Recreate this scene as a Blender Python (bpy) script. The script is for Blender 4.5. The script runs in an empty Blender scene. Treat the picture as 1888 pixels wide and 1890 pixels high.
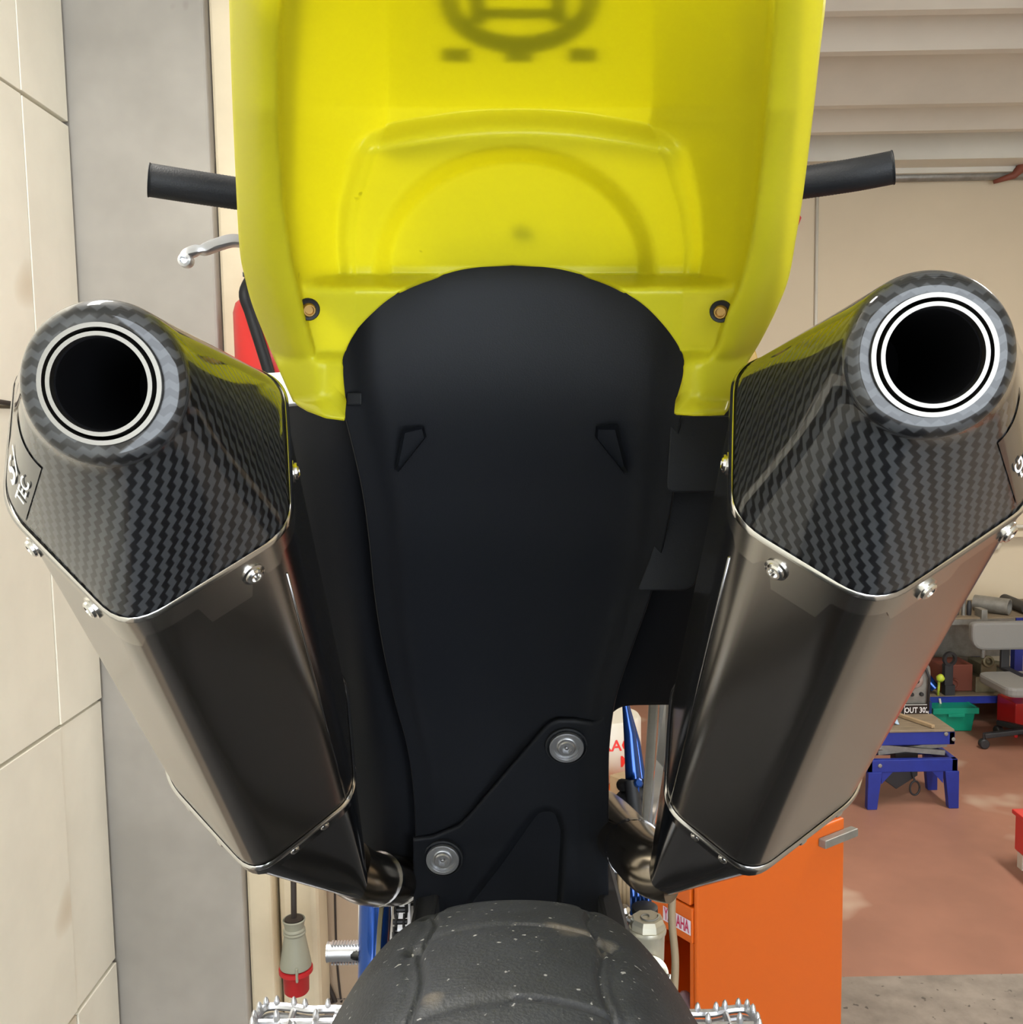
import bpy, bmesh, math, random
import numpy as np
from mathutils import Vector, Matrix

# ------------------------------------------------------------------ camera, world, light, exposure
scene = bpy.context.scene
COL = scene.collection
CAM_H, FPX, PITCH, ROLL = 1.90, 1800.0, 5.2, 1.0
def _rx(a):
    c, s = math.cos(a), math.sin(a); return np.array([[1, 0, 0], [0, c, -s], [0, s, c]])
def _rz(a):
    c, s = math.cos(a), math.sin(a); return np.array([[c, -s, 0], [s, c, 0], [0, 0, 1.0]])
CR = _rx(math.radians(90 - PITCH)) @ _rz(math.radians(-ROLL))
CP = np.array([0, 0, CAM_H])
cam_d = bpy.data.cameras.new('camera'); cam = bpy.data.objects.new('camera', cam_d); COL.objects.link(cam)
cam_d.sensor_fit = 'HORIZONTAL'; cam_d.sensor_width = 36; cam_d.lens = FPX / 1888 * 36
cam_d.clip_start = 0.02; cam_d.clip_end = 100
M = Matrix([list(r) + [0] for r in CR] + [[0, 0, 0, 1]]); M.translation = Vector(CP); cam.matrix_world = M
scene.camera = cam
scene.view_settings.view_transform = 'Standard'; scene.view_settings.look = 'None'
scene.view_settings.exposure = 0.33; scene.view_settings.gamma = 1.0
scene.view_settings.use_curve_mapping = False
world = bpy.data.worlds.new('overcast_sky'); scene.world = world; world.use_nodes = True
bg = world.node_tree.nodes['Background']; bg.inputs[0].default_value = (0.86, 0.93, 1.0, 1); bg.inputs[1].default_value = 5.5

def area_lamp(name, loc, sx, sy, power, col=(1, 0.96, 0.9), rot=(0, 0, 0)):
    l = bpy.data.lights.new(name, 'AREA'); l.shape = 'RECTANGLE'; l.size = sx; l.size_y = sy; l.energy = power; l.color = col
    o = bpy.data.objects.new(name, l); COL.objects.link(o); o.location = loc; o.rotation_euler = rot
    return o
# overhead workshop lamps, out of frame at ceiling height; daylight comes from the sky through the open doorway behind
for (lx, ly, lp) in ((-0.75, 0.9, 40), (2.6, 3.2, 75)):
    area_lamp('ceiling_lamp_offscreen', (lx, ly, 3.42), 0.25, 1.4, lp)

# ------------------------------------------------------------------ helpers
def W(px, py, d):
    return CP + CR @ np.array([(px - 944) / FPX * d, -(py - 945) / FPX * d, -d])
def RAY(px, py):
    return CR @ np.array([(px - 944) / FPX, -(py - 945) / FPX, -1.0])
def onY(px, py, Y):
    r = RAY(px, py); return CP + r * (Y / r[1])
def onX(px, py, X):
    r = RAY(px, py); return CP + r * (X / r[0])
def onZ(px, py, Z):
    r = RAY(px, py); return CP + r * ((Z - CAM_H) / r[2])
def nrm(v):
    v = np.asarray(v, float); return v / np.linalg.norm(v)
ORI = {}
def mk(name, verts, faces, mat, parent=None, smooth=False, angle=None, uv=None, recenter=True, solid=None, bevel=None, label=None, origin=None):
    v = np.asarray(verts, float)
    if origin is not None: c = np.asarray(origin, float)
    elif recenter:
        lo, hi = v.min(0), v.max(0); c = np.array([(lo[0] + hi[0]) / 2, (lo[1] + hi[1]) / 2, lo[2]])
    else: c = np.zeros(3)
    me = bpy.data.meshes.new(name)
    me.from_pydata((v - c).tolist(), [], [list(map(int, f)) for f in faces])
    if uv is not None:
        l = me.uv_layers.new(name='UVMap')
        idx = np.zeros(len(me.loops), dtype=np.int32); me.loops.foreach_get('vertex_index', idx)
        l.data.foreach_set('uv', np.asarray(uv, float)[idx].ravel())
    bm = bmesh.new(); bm.from_mesh(me); bmesh.ops.recalc_face_normals(bm, faces=bm.faces); bm.to_mesh(me); bm.free()
    if smooth:
        me.shade_smooth()
        if angle: me.set_sharp_from_angle(angle=math.radians(angle))
    me.materials.append(mat)
    o = bpy.data.objects.new(name, me); COL.objects.link(o)
    place(o, c, parent)
    if solid:
        m = o.modifiers.new('thickness', 'SOLIDIFY'); m.thickness = solid; m.offset = 0
    if bevel:
        m = o.modifiers.new('bevel', 'BEVEL'); m.width = bevel; m.segments = 2; m.limit_method = 'ANGLE'; m.angle_limit = math.radians(40)
    if label: o['label'] = label
    return o
def place(o, c, parent=None):
    c = np.asarray(c, float); ORI[o.name] = c
    if parent is not None:
        o.parent = parent; o.location = Vector(c - ORI[parent.name])
    else: o.location = Vector(c)
def empty(name, loc):
    o = bpy.data.objects.new(name, None); COL.objects.link(o); o.empty_display_size = 0.1; place(o, loc); return o
def tag(o, label, cat, group=None):
    o['label'] = label; o['category'] = cat
    if group: o['group'] = group
    return o
def struct(o, label=None, cat=None):
    o['kind'] = 'structure'
    if label: o['label'] = label
    if cat: o['category'] = cat
    return o
class MB:
    """collects shapes in world coordinates, builds one mesh"""
    def __init__(s): s.v = []; s.f = []
    def add(s, v, f):
        n = len(s.v); s.v += [list(map(float, p)) for p in v]; s.f += [[i + n for i in q] for q in f]; return s
    def hexa(s, p):   # 8 corners: bottom 4 ccw, top 4
        return s.add(p, [[3, 2, 1, 0], [4, 5, 6, 7], [0, 1, 5, 4], [1, 2, 6, 5], [2, 3, 7, 6], [3, 0, 4, 7]])
    def box(s, lo, hi):
        x0, y0, z0 = lo; x1, y1, z1 = hi
        return s.hexa([(x0, y0, z0), (x1, y0, z0), (x1, y1, z0), (x0, y1, z0), (x0, y0, z1), (x1, y0, z1), (x1, y1, z1), (x0, y1, z1)])
    def obox(s, c, ax, ay, az):   # oriented box, half-vectors
        c, ax, ay, az = map(lambda t: np.asarray(t, float), (c, ax, ay, az))
        return s.hexa([c - ax - ay - az, c + ax - ay - az, c + ax + ay - az, c - ax + ay - az, c - ax - ay + az, c + ax - ay + az, c + ax + ay + az, c - ax + ay + az])
    def beam(s, a, b, w, h, up=(0, 0, 1)):
        a = np.asarray(a, float); b = np.asarray(b, float); d = nrm(b - a); x = np.cross(d, up)
        x = nrm(x) if np.linalg.norm(x) > 1e-6 else np.array([1., 0, 0]); y = np.cross(x, d)
        return s.obox((a + b) / 2, (b - a) / 2, x * w / 2, y * h / 2)
    def prism(s, poly, ext):      # poly 3D points, extruded by vector
        n = len(poly); p = [np.asarray(q, float) for q in poly]; e = np.asarray(ext, float)
        return s.add(p + [q + e for q in p], [list(range(n))[::-1], list(range(n, 2 * n))] + [[i, (i + 1) % n, n + (i + 1) % n, n + i] for i in range(n)])
    def tube(s, pts, r, seg=12, cap=True):
        pts = [np.asarray(p, float) for p in pts]; n = len(pts); rr = r if hasattr(r, '__len__') else [r] * n
        t0 = nrm(pts[1] - pts[0]); u = np.cross(t0, (0, 0, 1)); u = nrm(u) if np.linalg.norm(u) > 1e-3 else np.array([1., 0, 0])
        V = []
        for i in range(n):
            t = nrm(pts[min(i + 1, n - 1)] - pts[max(i - 1, 0)]); u = nrm(u - t * np.dot(u, t)); w = np.cross(t, u)
            for k in range(seg):
                a = 2 * math.pi * k / seg; V.append(pts[i] + rr[i] * (math.cos(a) * u + math.sin(a) * w))
        Fc = [[i * seg + k, i * seg + (k + 1) % seg, (i + 1) * seg + (k + 1) % seg, (i + 1) * seg + k] for i in range(n - 1) for k in range(seg)]
        if cap: Fc += [list(range(seg))[::-1], list(range((n - 1) * seg, n * seg))]
        return s.add(V, Fc)
    def lathe(s, o, axis, prof, seg=24, up=(0.13, 0.31, 0.9)):   # prof: (radius, height along axis)
        o = np.asarray(o, float); a = nrm(axis); u = np.cross(a, up); u = nrm(u); w = np.cross(a, u); V = []
        for (r, h) in prof:
            for k in range(seg):
                t = 2 * math.pi * k / seg; V.append(o + a * h + r * (math.cos(t) * u + math.sin(t) * w))
        n = len(prof)
        Fc = [[i * seg + k, i * seg + (k + 1) % seg, (i + 1) * seg + (k + 1) % seg, (i + 1) * seg + k] for i in range(n - 1) for k in range(seg)]
        Fc += [list(range(seg))[::-1], list(range((n - 1) * seg, n * seg))]
        return s.add(V, Fc)
    def ring(s, o, axis, r0, r1, h, seg=40):   # flat washer/tube
        o = np.asarray(o, float); a = nrm(axis); u = nrm(np.cross(a, (0.13, 0.31, 0.9))); w = np.cross(a, u); V = []
        for (r, hh) in ((r0, 0), (r1, 0), (r1, h), (r0, h)):
            for k in range(seg):
                t = 2 * math.pi * k / seg; V.append(o + a * hh + r * (math.cos(t) * u + math.sin(t) * w))
        return s.add(V, [[i * seg + k, i * seg + (k + 1) % seg, ((i + 1) % 4) * seg + (k + 1) % seg, ((i + 1) % 4) * seg + k] for i in range(4) for k in range(seg)])
    def build(s, name, mat, parent=None, **kw): return mk(name, s.v, s.f, mat, parent, **kw)
def spline(pts, n):
    """Catmull-Rom through points (any dimension), n samples"""
    p = np.asarray(pts, float); m = len(p); out = []
    for t in np.linspace(0, m - 1, n):
        i = min(int(t), m - 2); f = t - i
        p0, p1, p2, p3 = p[max(i - 1, 0)], p[i], p[i + 1], p[min(i + 2, m - 1)]
        out.append(0.5 * ((2 * p1) + (-p0 + p2) * f + (2 * p0 - 5 * p1 + 4 * p2 - p3) * f * f + (-p0 + 3 * p1 - 3 * p2 + p3) * f ** 3))
    return np.array(out)
def lin(pts, n):
    p = np.asarray(pts, float); t = np.concatenate([[0], np.cumsum(np.linalg.norm(np.diff(p[:, :2], axis=0), axis=1))]); s = np.linspace(0, t[-1], n)
    return np.stack([np.interp(s, t, p[:, k]) for k in range(p.shape[1])], 1)
def grid_faces(nr, nc): return [[i * nc + j, i * nc + j + 1, (i + 1) * nc + j + 1, (i + 1) * nc + j] for i in range(nr - 1) for j in range(nc - 1)]
def sheet(name, rows, mat, parent, nr=40, nc=24, solid=0.003, **kw):
    """control rows of (px,py,depth) -> smooth sheet with thickness"""
    R1 = np.array([spline(r, nc) for r in rows]); G = np.stack([spline(R1[:, j], nr) for j in range(nc)], 1)
    V = [W(*G[i, j]) for i in range(nr) for j in range(nc)]
    return mk(name, V, grid_faces(nr, nc), mat, parent, smooth=True, solid=solid, **kw)
def sstep(a, b, x):
    t = np.clip((x - a) / (b - a), 0, 1); return t * t * (3 - 2 * t)
def text_mesh(body, size=1.0, res=2):
    c = bpy.data.curves.new('lettering', 'FONT'); c.body = body; c.size = size; c.align_x = 'CENTER'; c.align_y = 'CENTER'; c.resolution_u = res; c.offset = 0.02 * size
    o = bpy.data.objects.new('lettering', c); COL.objects.link(o)
    dg = bpy.context.evaluated_depsgraph_get(); me = o.evaluated_get(dg).to_mesh()
    v = np.array([tuple(q.co) for q in me.vertices]); f = [list(p.vertices) for p in me.polygons]
    o.evaluated_get(dg).to_mesh_clear(); bpy.data.objects.remove(o); bpy.data.curves.remove(c)
    return v, f
def text_on(name, body, size, o, ex, ey, mat, parent, off=0.001, bold=1.0, **kw):
    v, f = text_mesh(body, size); ex = np.asarray(ex, float); ey = np.asarray(ey, float); n = nrm(np.cross(ex, ey))
    return mk(name, [np.asarray(o) + ex * p[0] * bold + ey * p[1] + n * off for p in v], f, mat, parent, **kw)

# ------------------------------------------------------------------ materials
def mat(name, col, rough=0.5, metal=0.0, coat=0.0, spec=0.5, var=0.0, scale=8.0, bump=0.0, bscale=60.0, emit=None, aniso=0.0, detail=4.0, col2=None, stretch=None, coat_rough=0.05):
    m = bpy.data.materials.new(name); m.use_nodes = True; nt = m.node_tree; b = nt.nodes['Principled BSDF']; N = nt.nodes.new; L = nt.links.new
    b.inputs['Base Color'].default_value = (*col, 1); b.inputs['Roughness'].default_value = rough; b.inputs['Metallic'].default_value = metal
    b.inputs['Coat Weight'].default_value = coat; b.inputs['Coat Roughness'].default_value = coat_rough; b.inputs['Specular IOR Level'].default_value = spec
    if aniso: b.inputs['Anisotropic'].default_value = aniso
    tc = N('ShaderNodeTexCoord'); src = tc.outputs['Object']
    if stretch:
        mp = N('ShaderNodeMapping'); mp.inputs['Scale'].default_value = stretch; L(src, mp.inputs[0]); src = mp.outputs[0]
    if var or col2:
        n = N('ShaderNodeTexNoise'); n.inputs['Scale'].default_value = scale; n.inputs['Detail'].default_value = detail; n.inputs['Roughness'].default_value = 0.6; L(src, n.inputs['Vector'])
        r = N('ShaderNodeValToRGB'); r.color_ramp.elements[0].position = 0.35; r.color_ramp.elements[1].position = 0.65
        c2 = col2 if col2 else tuple(max(0, c * (1 - var)) for c in col)
        r.color_ramp.elements[0].color = (*c2, 1); r.color_ramp.elements[1].color = (*col, 1)
        L(n.outputs[0], r.inputs[0]); L(r.outputs[0], b.inputs['Base Color'])
    if bump:
        n2 = N('ShaderNodeTexNoise'); n2.inputs['Scale'].default_value = bscale; n2.inputs['Detail'].default_value = 3; L(src, n2.inputs['Vector'])
        bp = N('ShaderNodeBump'); bp.inputs['Strength'].default_value = bump; bp.inputs['Distance'].default_value = 0.01; L(n2.outputs[0], bp.inputs['Height']); L(bp.outputs[0], b.inputs['Normal'])
    if emit: b.inputs['Emission Color'].default_value = (*emit[:3], 1); b.inputs['Emission Strength'].default_value = emit[3]
    return m
def mix_spots(m, spot_col, scale, thr, soft=0.02, src='Object'):
    """dirt specks of their own shape mixed over the base colour"""
    nt = m.node_tree; b = nt.nodes['Principled BSDF']; N = nt.nodes.new; L = nt.links.new
    tc = N('ShaderNodeTexCoord'); n = N('ShaderNodeTexNoise'); n.inputs['Scale'].default_value = scale; n.inputs['Detail'].default_value = 2; L(tc.outputs[src], n.inputs['Vector'])
    mr = N('ShaderNodeMapRange'); mr.inputs[1].default_value = thr; mr.inputs[2].default_value = thr + soft; L(n.outputs[0], mr.inputs[0])
    mx = N('ShaderNodeMix'); mx.data_type = 'RGBA'; L(mr.outputs[0], mx.inputs[0])
    ln = b.inputs['Base Color'].links
    if ln: L(ln[0].from_socket, mx.inputs[6])
    else: mx.inputs[6].default_value = b.inputs['Base Color'].default_value
    mx.inputs[7].default_value = (*spot_col, 1); L(mx.outputs[2], b.inputs['Base Color'])
    return m
def carbon():
    m = bpy.data.materials.new('carbon_twill'); m.use_nodes = True; nt = m.node_tree; b = nt.nodes['Principled BSDF']; N = nt.nodes.new; L = nt.links.new
    uv = N('ShaderNodeUVMap'); sp = N('ShaderNodeSeparateXYZ'); L(uv.outputs[0], sp.inputs[0])
    def mth(op, a, bb=None):
        n = N('ShaderNodeMath'); n.operation = op
        for i, q in enumerate((a, bb)):
            if q is None: continue
            if isinstance(q, (int, float)): n.inputs[i].default_value = q
            else: L(q, n.inputs[i])
        return n.outputs[0]
    v = mth('MULTIPLY', sp.outputs[1], 1 / 0.0060); tri = mth('ABSOLUTE', mth('SUBTRACT', mth('FRACT', v), 0.5))
    u = mth('ADD', mth('MULTIPLY', sp.outputs[0], 1 / 0.0066), mth('MULTIPLY', tri, 0.62))
    fr = mth('ABSOLUTE', mth('SUBTRACT', mth('FRACT', u), 0.5))
    mr = N('ShaderNodeMapRange'); mr.inputs[1].default_value = 0.20; mr.inputs[2].default_value = 0.30; L(fr, mr.inputs[0])
    mx = N('ShaderNodeMix'); mx.data_type = 'RGBA'; L(mr.outputs[0], mx.inputs[0]); mx.inputs[6].default_value = (0.004, 0.004, 0.005, 1); mx.inputs[7].default_value = (0.036, 0.038, 0.041, 1)
    L(mx.outputs[2], b.inputs['Base Color']); b.inputs['Roughness'].default_value = 0.45; b.inputs['Specular IOR Level'].default_value = 0.2
    b.inputs['Coat Weight'].default_value = 1.0; b.inputs['Coat Roughness'].default_value = 0.05
    return m
def yellow_plastic():
    m = bpy.data.materials.new('neon_yellow_plastic'); m.use_nodes = True; nt = m.node_tree; b = nt.nodes['Principled BSDF']; N = nt.nodes.new; L = nt.links.new
    b.inputs['Base Color'].default_value = (0.67, 0.645, 0.036, 1); b.inputs['Roughness'].default_value = 0.32; b.inputs['Specular IOR Level'].default_value = 0.4
    tc = N('ShaderNodeTexCoord'); n = N('ShaderNodeTexNoise'); n.inputs['Scale'].default_value = 42; n.inputs['Detail'].default_value = 3; L(tc.outputs['Object'], n.inputs['Vector'])
    mr = N('ShaderNodeMapRange'); mr.inputs[1].default_value = 0.745; mr.inputs[2].default_value = 0.78; L(n.outputs[0], mr.inputs[0])
    mx = N('ShaderNodeMix'); mx.data_type = 'RGBA'; L(mr.outputs[0], mx.inputs[0]); mx.inputs[6].default_value = (0.67, 0.645, 0.036, 1); mx.inputs[7].default_value = (0.10, 0.09, 0.01, 1); L(mx.outputs[2], b.inputs['Base Color'])
    t = N('ShaderNodeBsdfTranslucent'); t.inputs[0].default_value = (0.84, 0.795, 0.010, 1)
    ms = N('ShaderNodeMixShader'); ms.inputs[0].default_value = 0.5; L(b.outputs[0], ms.inputs[1]); L(t.outputs[0], ms.inputs[2]); L(ms.outputs[0], nt.nodes['Material Output'].inputs[0])
    return m
MT = dict(
    yellow=yellow_plastic(), carbon=carbon(),
    black=mat('satin_black_plastic', (0.0075, 0.0085, 0.011), 0.5, spec=0.16, bump=0.06, bscale=900),
    rubber=mat('black_rubber', (0.007, 0.008, 0.010), 0.55, spec=0.35, bump=0.1, bscale=500),
    titan=mat('brushed_titanium', (0.36, 0.345, 0.33), 0.20, 1.0),
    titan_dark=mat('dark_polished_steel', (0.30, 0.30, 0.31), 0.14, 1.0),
    pipe=mat('heat_tinted_steel', (0.42, 0.36, 0.29), 0.22, 1.0, var=0.35, scale=25),
    ring_steel=mat('satin_outlet_steel', (0.24, 0.228, 0.205), 0.38, 1.0),
    chrome=mat('polished_steel', (0.75, 0.74, 0.72), 0.16, 1.0),
    band=mat('satin_steel_band', (0.50, 0.48, 0.45), 0.24, 1.0),
    screw_steel=mat('dull_screw_steel', (0.42, 0.42, 0.43), 0.38, 0.9),
    alu=mat('silver_aluminium', (0.72, 0.73, 0.76), 0.30, 0.85),
    bore=mat('sooty_bore', (0.004, 0.004, 0.005), 0.9, spec=0.1),
    sticker=mat('black_sticker', (0.02, 0.02, 0.02), 0.2, coat=0.5), white=mat('white_print', (0.85, 0.85, 0.85), 0.4),
    blue=mat('blue_anodised', (0.012, 0.065, 0.30), 0.22, 0.7, coat=0.5),
    cream_wall=mat('cream_painted_block', (0.92, 0.89, 0.77), 0.7, var=0.08, scale=3, bump=0.06, bscale=14),
    joint=mat('mortar', (0.42, 0.37, 0.29), 0.9),
    plaster=mat('grey_cement_render', (0.40, 0.375, 0.335), 0.85, var=0.22, scale=2.2, bump=0.12, bscale=10),
    board=mat('cream_painted_board', (0.72, 0.62, 0.44), 0.6, var=0.12, scale=4, bump=0.05, bscale=9),
    tan_wall=mat('tan_wall_paint', (0.42, 0.31, 0.21), 0.7, var=0.12, scale=3),
    far_wall=mat('beige_wall_paint', (0.68, 0.58, 0.42), 0.75, var=0.06, scale=1.2),
    conc=mat('grey_concrete_soffit', (0.72, 0.695, 0.61), 0.85, var=0.10, scale=1.5),
    floor_red=mat('worn_red_floor_paint', (0.40, 0.19, 0.125), 0.55, var=0.25, scale=1.6, bump=0.03, bscale=12),
    floor_grey=mat('speckled_grey_concrete', (0.31, 0.265, 0.22), 0.7, var=0.34, scale=9, detail=9),
    orange=mat('orange_enamel', (0.66, 0.115, 0.005), 0.38, coat=0.2),
    red=mat('red_enamel', (0.62, 0.022, 0.02), 0.35, coat=0.3), brown=mat('brown_leather', (0.22, 0.06, 0.035), 0.6),
    navy=mat('royal_blue_enamel', (0.012, 0.028, 0.26), 0.45, var=0.15, scale=20),
    wood=mat('worn_wood', (0.26, 0.20, 0.13), 0.75, var=0.3, scale=9, stretch=(1, 6, 1)), pale_wood=mat('pale_wood', (0.42, 0.30, 0.17), 0.7, var=0.2, scale=20),
    green=mat('green_plastic', (0.0, 0.27, 0.16), 0.45), grey_fabric=mat('grey_fabric', (0.22, 0.215, 0.20), 0.9, bump=0.1, bscale=300),
    deck=mat('dark_deck_steel', (0.03, 0.031, 0.034), 0.55, 0.2, var=0.3, scale=12),
    dark=mat('dark_steel', (0.035, 0.035, 0.037), 0.5, 0.3), grey_metal=mat('dull_grey_metal', (0.33, 0.32, 0.29), 0.5, 0.6, var=0.25, scale=20),
    olive=mat('olive_metal', (0.20, 0.18, 0.11), 0.5, 0.4, var=0.3, scale=16),
    plug_grey=mat('sage_grey_plastic', (0.30, 0.30, 0.235), 0.5), plug_red=mat('red_plastic', (0.50, 0.02, 0.025), 0.4),
    cable=mat('dark_cable', (0.03, 0.022, 0.018), 0.6), cloth=mat('pale_blue_cloth', (0.42, 0.55, 0.70), 0.9, bump=0.2, bscale=80), lilac=mat('lilac_cloth', (0.40, 0.32, 0.40), 0.9, bump=0.3, bscale=60),
    cream_plastic=mat('cream_plastic', (0.66, 0.62, 0.52), 0.45), reservoir=mat('cream_alloy', (0.62, 0.58, 0.46), 0.35, 0.55), tan_hose=mat('tan_hose', (0.30, 0.22, 0.13), 0.6),
    decal_red=mat('red_print', (0.75, 0.03, 0.02), 0.4), magenta=mat('magenta_print', (0.55, 0.02, 0.10), 0.4), lilac_print=mat('pale_lilac_label', (0.75, 0.68, 0.78), 0.45),
    amber=mat('amber_plastic', (0.6, 0.35, 0.03), 0.3), bronze=mat('bronze_bolt', (0.36, 0.22, 0.07), 0.32, 0.8), pipe_white=mat('pale_conduit', (0.70, 0.66, 0.57), 0.5),
)
mix_spots(MT['cream_wall'], (0.55, 0.40, 0.22), 1.3, 0.68, 0.08)
mix_spots(MT['floor_red'], (0.55, 0.40, 0.30), 2.6, 0.60, 0.10)
mix_spots(MT['floor_grey'], (0.10, 0.085, 0.07), 30, 0.66, 0.04)
mix_spots(MT['plaster'], (0.24, 0.21, 0.19), 7, 0.70, 0.04)

# ------------------------------------------------------------------ the room
LK = 0.938
XL, YE, YW, ZC = -1.30 * LK, 3.0 * LK, 6.45, 3.50
YB1, YT = 3.06 * LK, 3.30 * LK   # cream boards, tan wall
YF = onZ(1720, 1800, 0)[1]
m = MB(); m.box((-1.6, YF, -0.1), (6.0, 6.6, 0.0)); floor = struct(m.build('floor', MT['floor_red']), 'worn red painted workshop floor', 'floor')
m = MB(); m.box((-1.6, -3.4, -0.1), (6.0, YF, 0.0)); struct(m.build('floor', MT['floor_grey']), 'speckled grey concrete floor strip', 'floor')
# left wall of big painted blocks
m = MB(); m.box((XL - 0.3, -3.4, 0), (XL - 0.02, YE, 3.7)); wl = struct(m.build('wall_left', MT['joint']), 'cream wall of large painted blocks with dark joints', 'wall')
zs = [0.0] + [1.9 + (z - 1.9) * LK for z in (0.20, 1.06, 1.965, 2.81)] + [3.68]
rnd = random.Random(4)
for i in range(5):
    z0, z1 = zs[i] + 0.003, zs[i + 1] - 0.003
    ys = [-3.4, -2.2, -0.9, 0.4, 1.4 + rnd.uniform(-.2, .2), 2.72 * LK, YE]
    for k in range(6):
        j = rnd.uniform(-0.002, 0.003); m = MB(); g = 0.0006 if k == 5 else 0.003
        m.box((XL - 0.05, ys[k] + (0.002 if k == 5 else 0.003), z0 + rnd.uniform(0, .004)), (XL + j, ys[k + 1] - (0.002 if k == 4 else (0.0 if k == 5 else 0.003)), z1 - rnd.uniform(0, .004)))
        m.build('block', MT['cream_wall'], wl, bevel=0.0015)
# grey rendered pillar, cream boards and tan wall behind
m = MB(); m.box((XL - 0.3, YE + 0.02, 0), (-0.888 * LK, YE + 0.35, 3.7)); struct(m.build('wall_pillar', MT['plaster'], bevel=0.008), 'grey cement rendered pillar beside cream block wall', 'wall')
m = MB(); m.box((-0.9, YT, 0), (-0.15, YT + .12, 3.7)); m.box((-0.27, YT + .12, 0), (-0.15, YW, 3.7)); struct(m.build('wall_tan', MT['tan_wall']), 'tan painted wall behind the cream boards', 'wall')
bx = [onY(503, 1700, YB1)[0], onY(588, 1750, YB1 + .05)[0]]
m = MB(); m.box((-0.886 * LK, YB1, 0), (bx[0], YT - .001, 3.7)); struct(m.build('trim_1', MT['board'], bevel=0.01), 'narrow cream painted board against the grey pillar', 'trim')
m = MB(); m.box((bx[0] + 0.006, YB1 + .055, 0), (bx[1], YT - .001, 1.45)); struct(m.build('trim_2', MT['board'], bevel=0.02), 'wider cream painted board behind the hanging plug', 'trim')
m = MB(); m.box((-0.15, YW, 0), (6.0, YW + 0.15, 3.7)); wf = struct(m.build('wall_far', MT['far_wall']), 'plain beige far wall of the workshop', 'wall')
m = MB(); m.box((5.85, -3.4, 0), (6.0, YW, 3.7)); struct(m.build('wall_right', MT['far_wall']), 'beige right wall of the workshop', 'wall')
# rear wall with a wide open doorway
DO = (-1.0, 3.6, 3.3)
m = MB(); m.box((-1.6, -3.5, 0), (DO[0], -3.4, 3.7)); m.box((DO[1], -3.5, 0), (6.0, -3.4, 3.7)); m.box((DO[0], -3.5, DO[2]), (DO[1], -3.4, 3.7))
struct(m.build('wall_rear', MT['far_wall']), 'beige rear wall with a wide open doorway', 'wall')
# ribbed concrete ceiling
def ceil_y(py): return onZ(1600, py, ZC)[1]
m = MB(); m.box((-1.6, -3.5, 3.72), (6.0, 6.6, 3.85)); ce = struct(m.build('ceiling', MT['conc']), 'ribbed grey concrete ceiling', 'ceiling')
ribs = [ceil_y(248), ceil_y(200), ceil_y(103), ceil_y(30)]
y = ribs[-1]
while y > -3: y -= 0.62; ribs.append(y)
for i, yb in enumerate(ribs):          # each rib: sloped face towards the door, flat sole, upright back
    ynext = ribs[i + 1] if i + 1 < len(ribs) else yb - 0.6
    fl = 0.055; top = 3.719
    yf = max(ynext + 0.03, yb - 0.72)
    m = MB(); m.prism([(-1.29, yb, ZC), (-1.29, yb - fl, ZC), (-1.29, yf, top - 0.03), (-1.29, yf, top), (-1.29, yb, top)], (7.1, 0, 0)); m.build('rib', MT['conc'], ce)
# wall beam, rail and pipe above the far wall
p1, p2 = onY(1600, 252, YW - 0.45), onY(1600, 300, YW - 0.1)
m = MB(); m.box((-0.1, YW - 0.30, onY(1600, 296, YW - 0.3)[2]), (5.84, YW - 0.002, 3.71)); struct(m.build('trim_3', MT['conc']), 'concrete beam along the top of the far wall', 'trim')
m = MB(); m.box((-0.1, YW - 0.10, onY(1600, 321, YW - 0.1)[2]), (5.84, YW - 0.002, onY(1600, 302, YW - 0.1)[2])); struct(m.build('trim_4', MT['conc']), 'narrow ledge under the wall beam', 'trim')
pz = onY(1650, 326, YW - 0.06)[2]
m = MB(); m.tube([(0.2, YW - 0.04, pz), (5.8, YW - 0.04, pz)], 0.03, 12); tag(m.build('ceiling_pipe', MT['grey_metal'], smooth=True), 'dull grey pipe running along the top of the far wall', 'pipe')
q = onY(1888, 318, YW - 0.12)
m = MB(); m.tube([q + (0.10, 0, 0.10), q + (-0.02, 0, 0.02), q + (-0.06, 0, -0.02), q + (-0.17, 0.03, -0.05)], [0.03, 0.03, 0.022, 0.012], 10); tag(m.build('strap', MT['brown'], smooth=True), 'brown strap hanging over the pipe on the far wall', 'strap')
a, b = onY(1508, 360, YW - 0.01), onY(1505, 700, YW - 0.01)
m = MB(); m.tube([(a[0], YW - 0.012, a[2]), (a[0], YW - 0.012, 0.7)], 0.011, 10); tag(m.build('conduit', MT['pipe_white'], smooth=True), 'pale vertical conduit on the far wall', 'conduit')
c = onY(1474, 402, YW - 0.02); m = MB(); m.prism([c + (-0.06, 0, -0.02), c + (0.0, 0, -0.045), c + (0.018, 0, 0.0), c + (0.0, 0, 0.03), c + (-0.06, 0, 0.05)], (0, 0.018, 0)); tag(m.build('wall_sign', MT['red']), 'small red wall sign high on the far wall', 'sign')

# ------------------------------------------------------------------ the motorcycle
bike = empty('motorcycle', (0.0, 0.95, 1.0))
tag(bike, 'motorcycle tail seen from behind, yellow fender, black mudguard, twin carbon-tipped mufflers', 'motorcycle')

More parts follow.
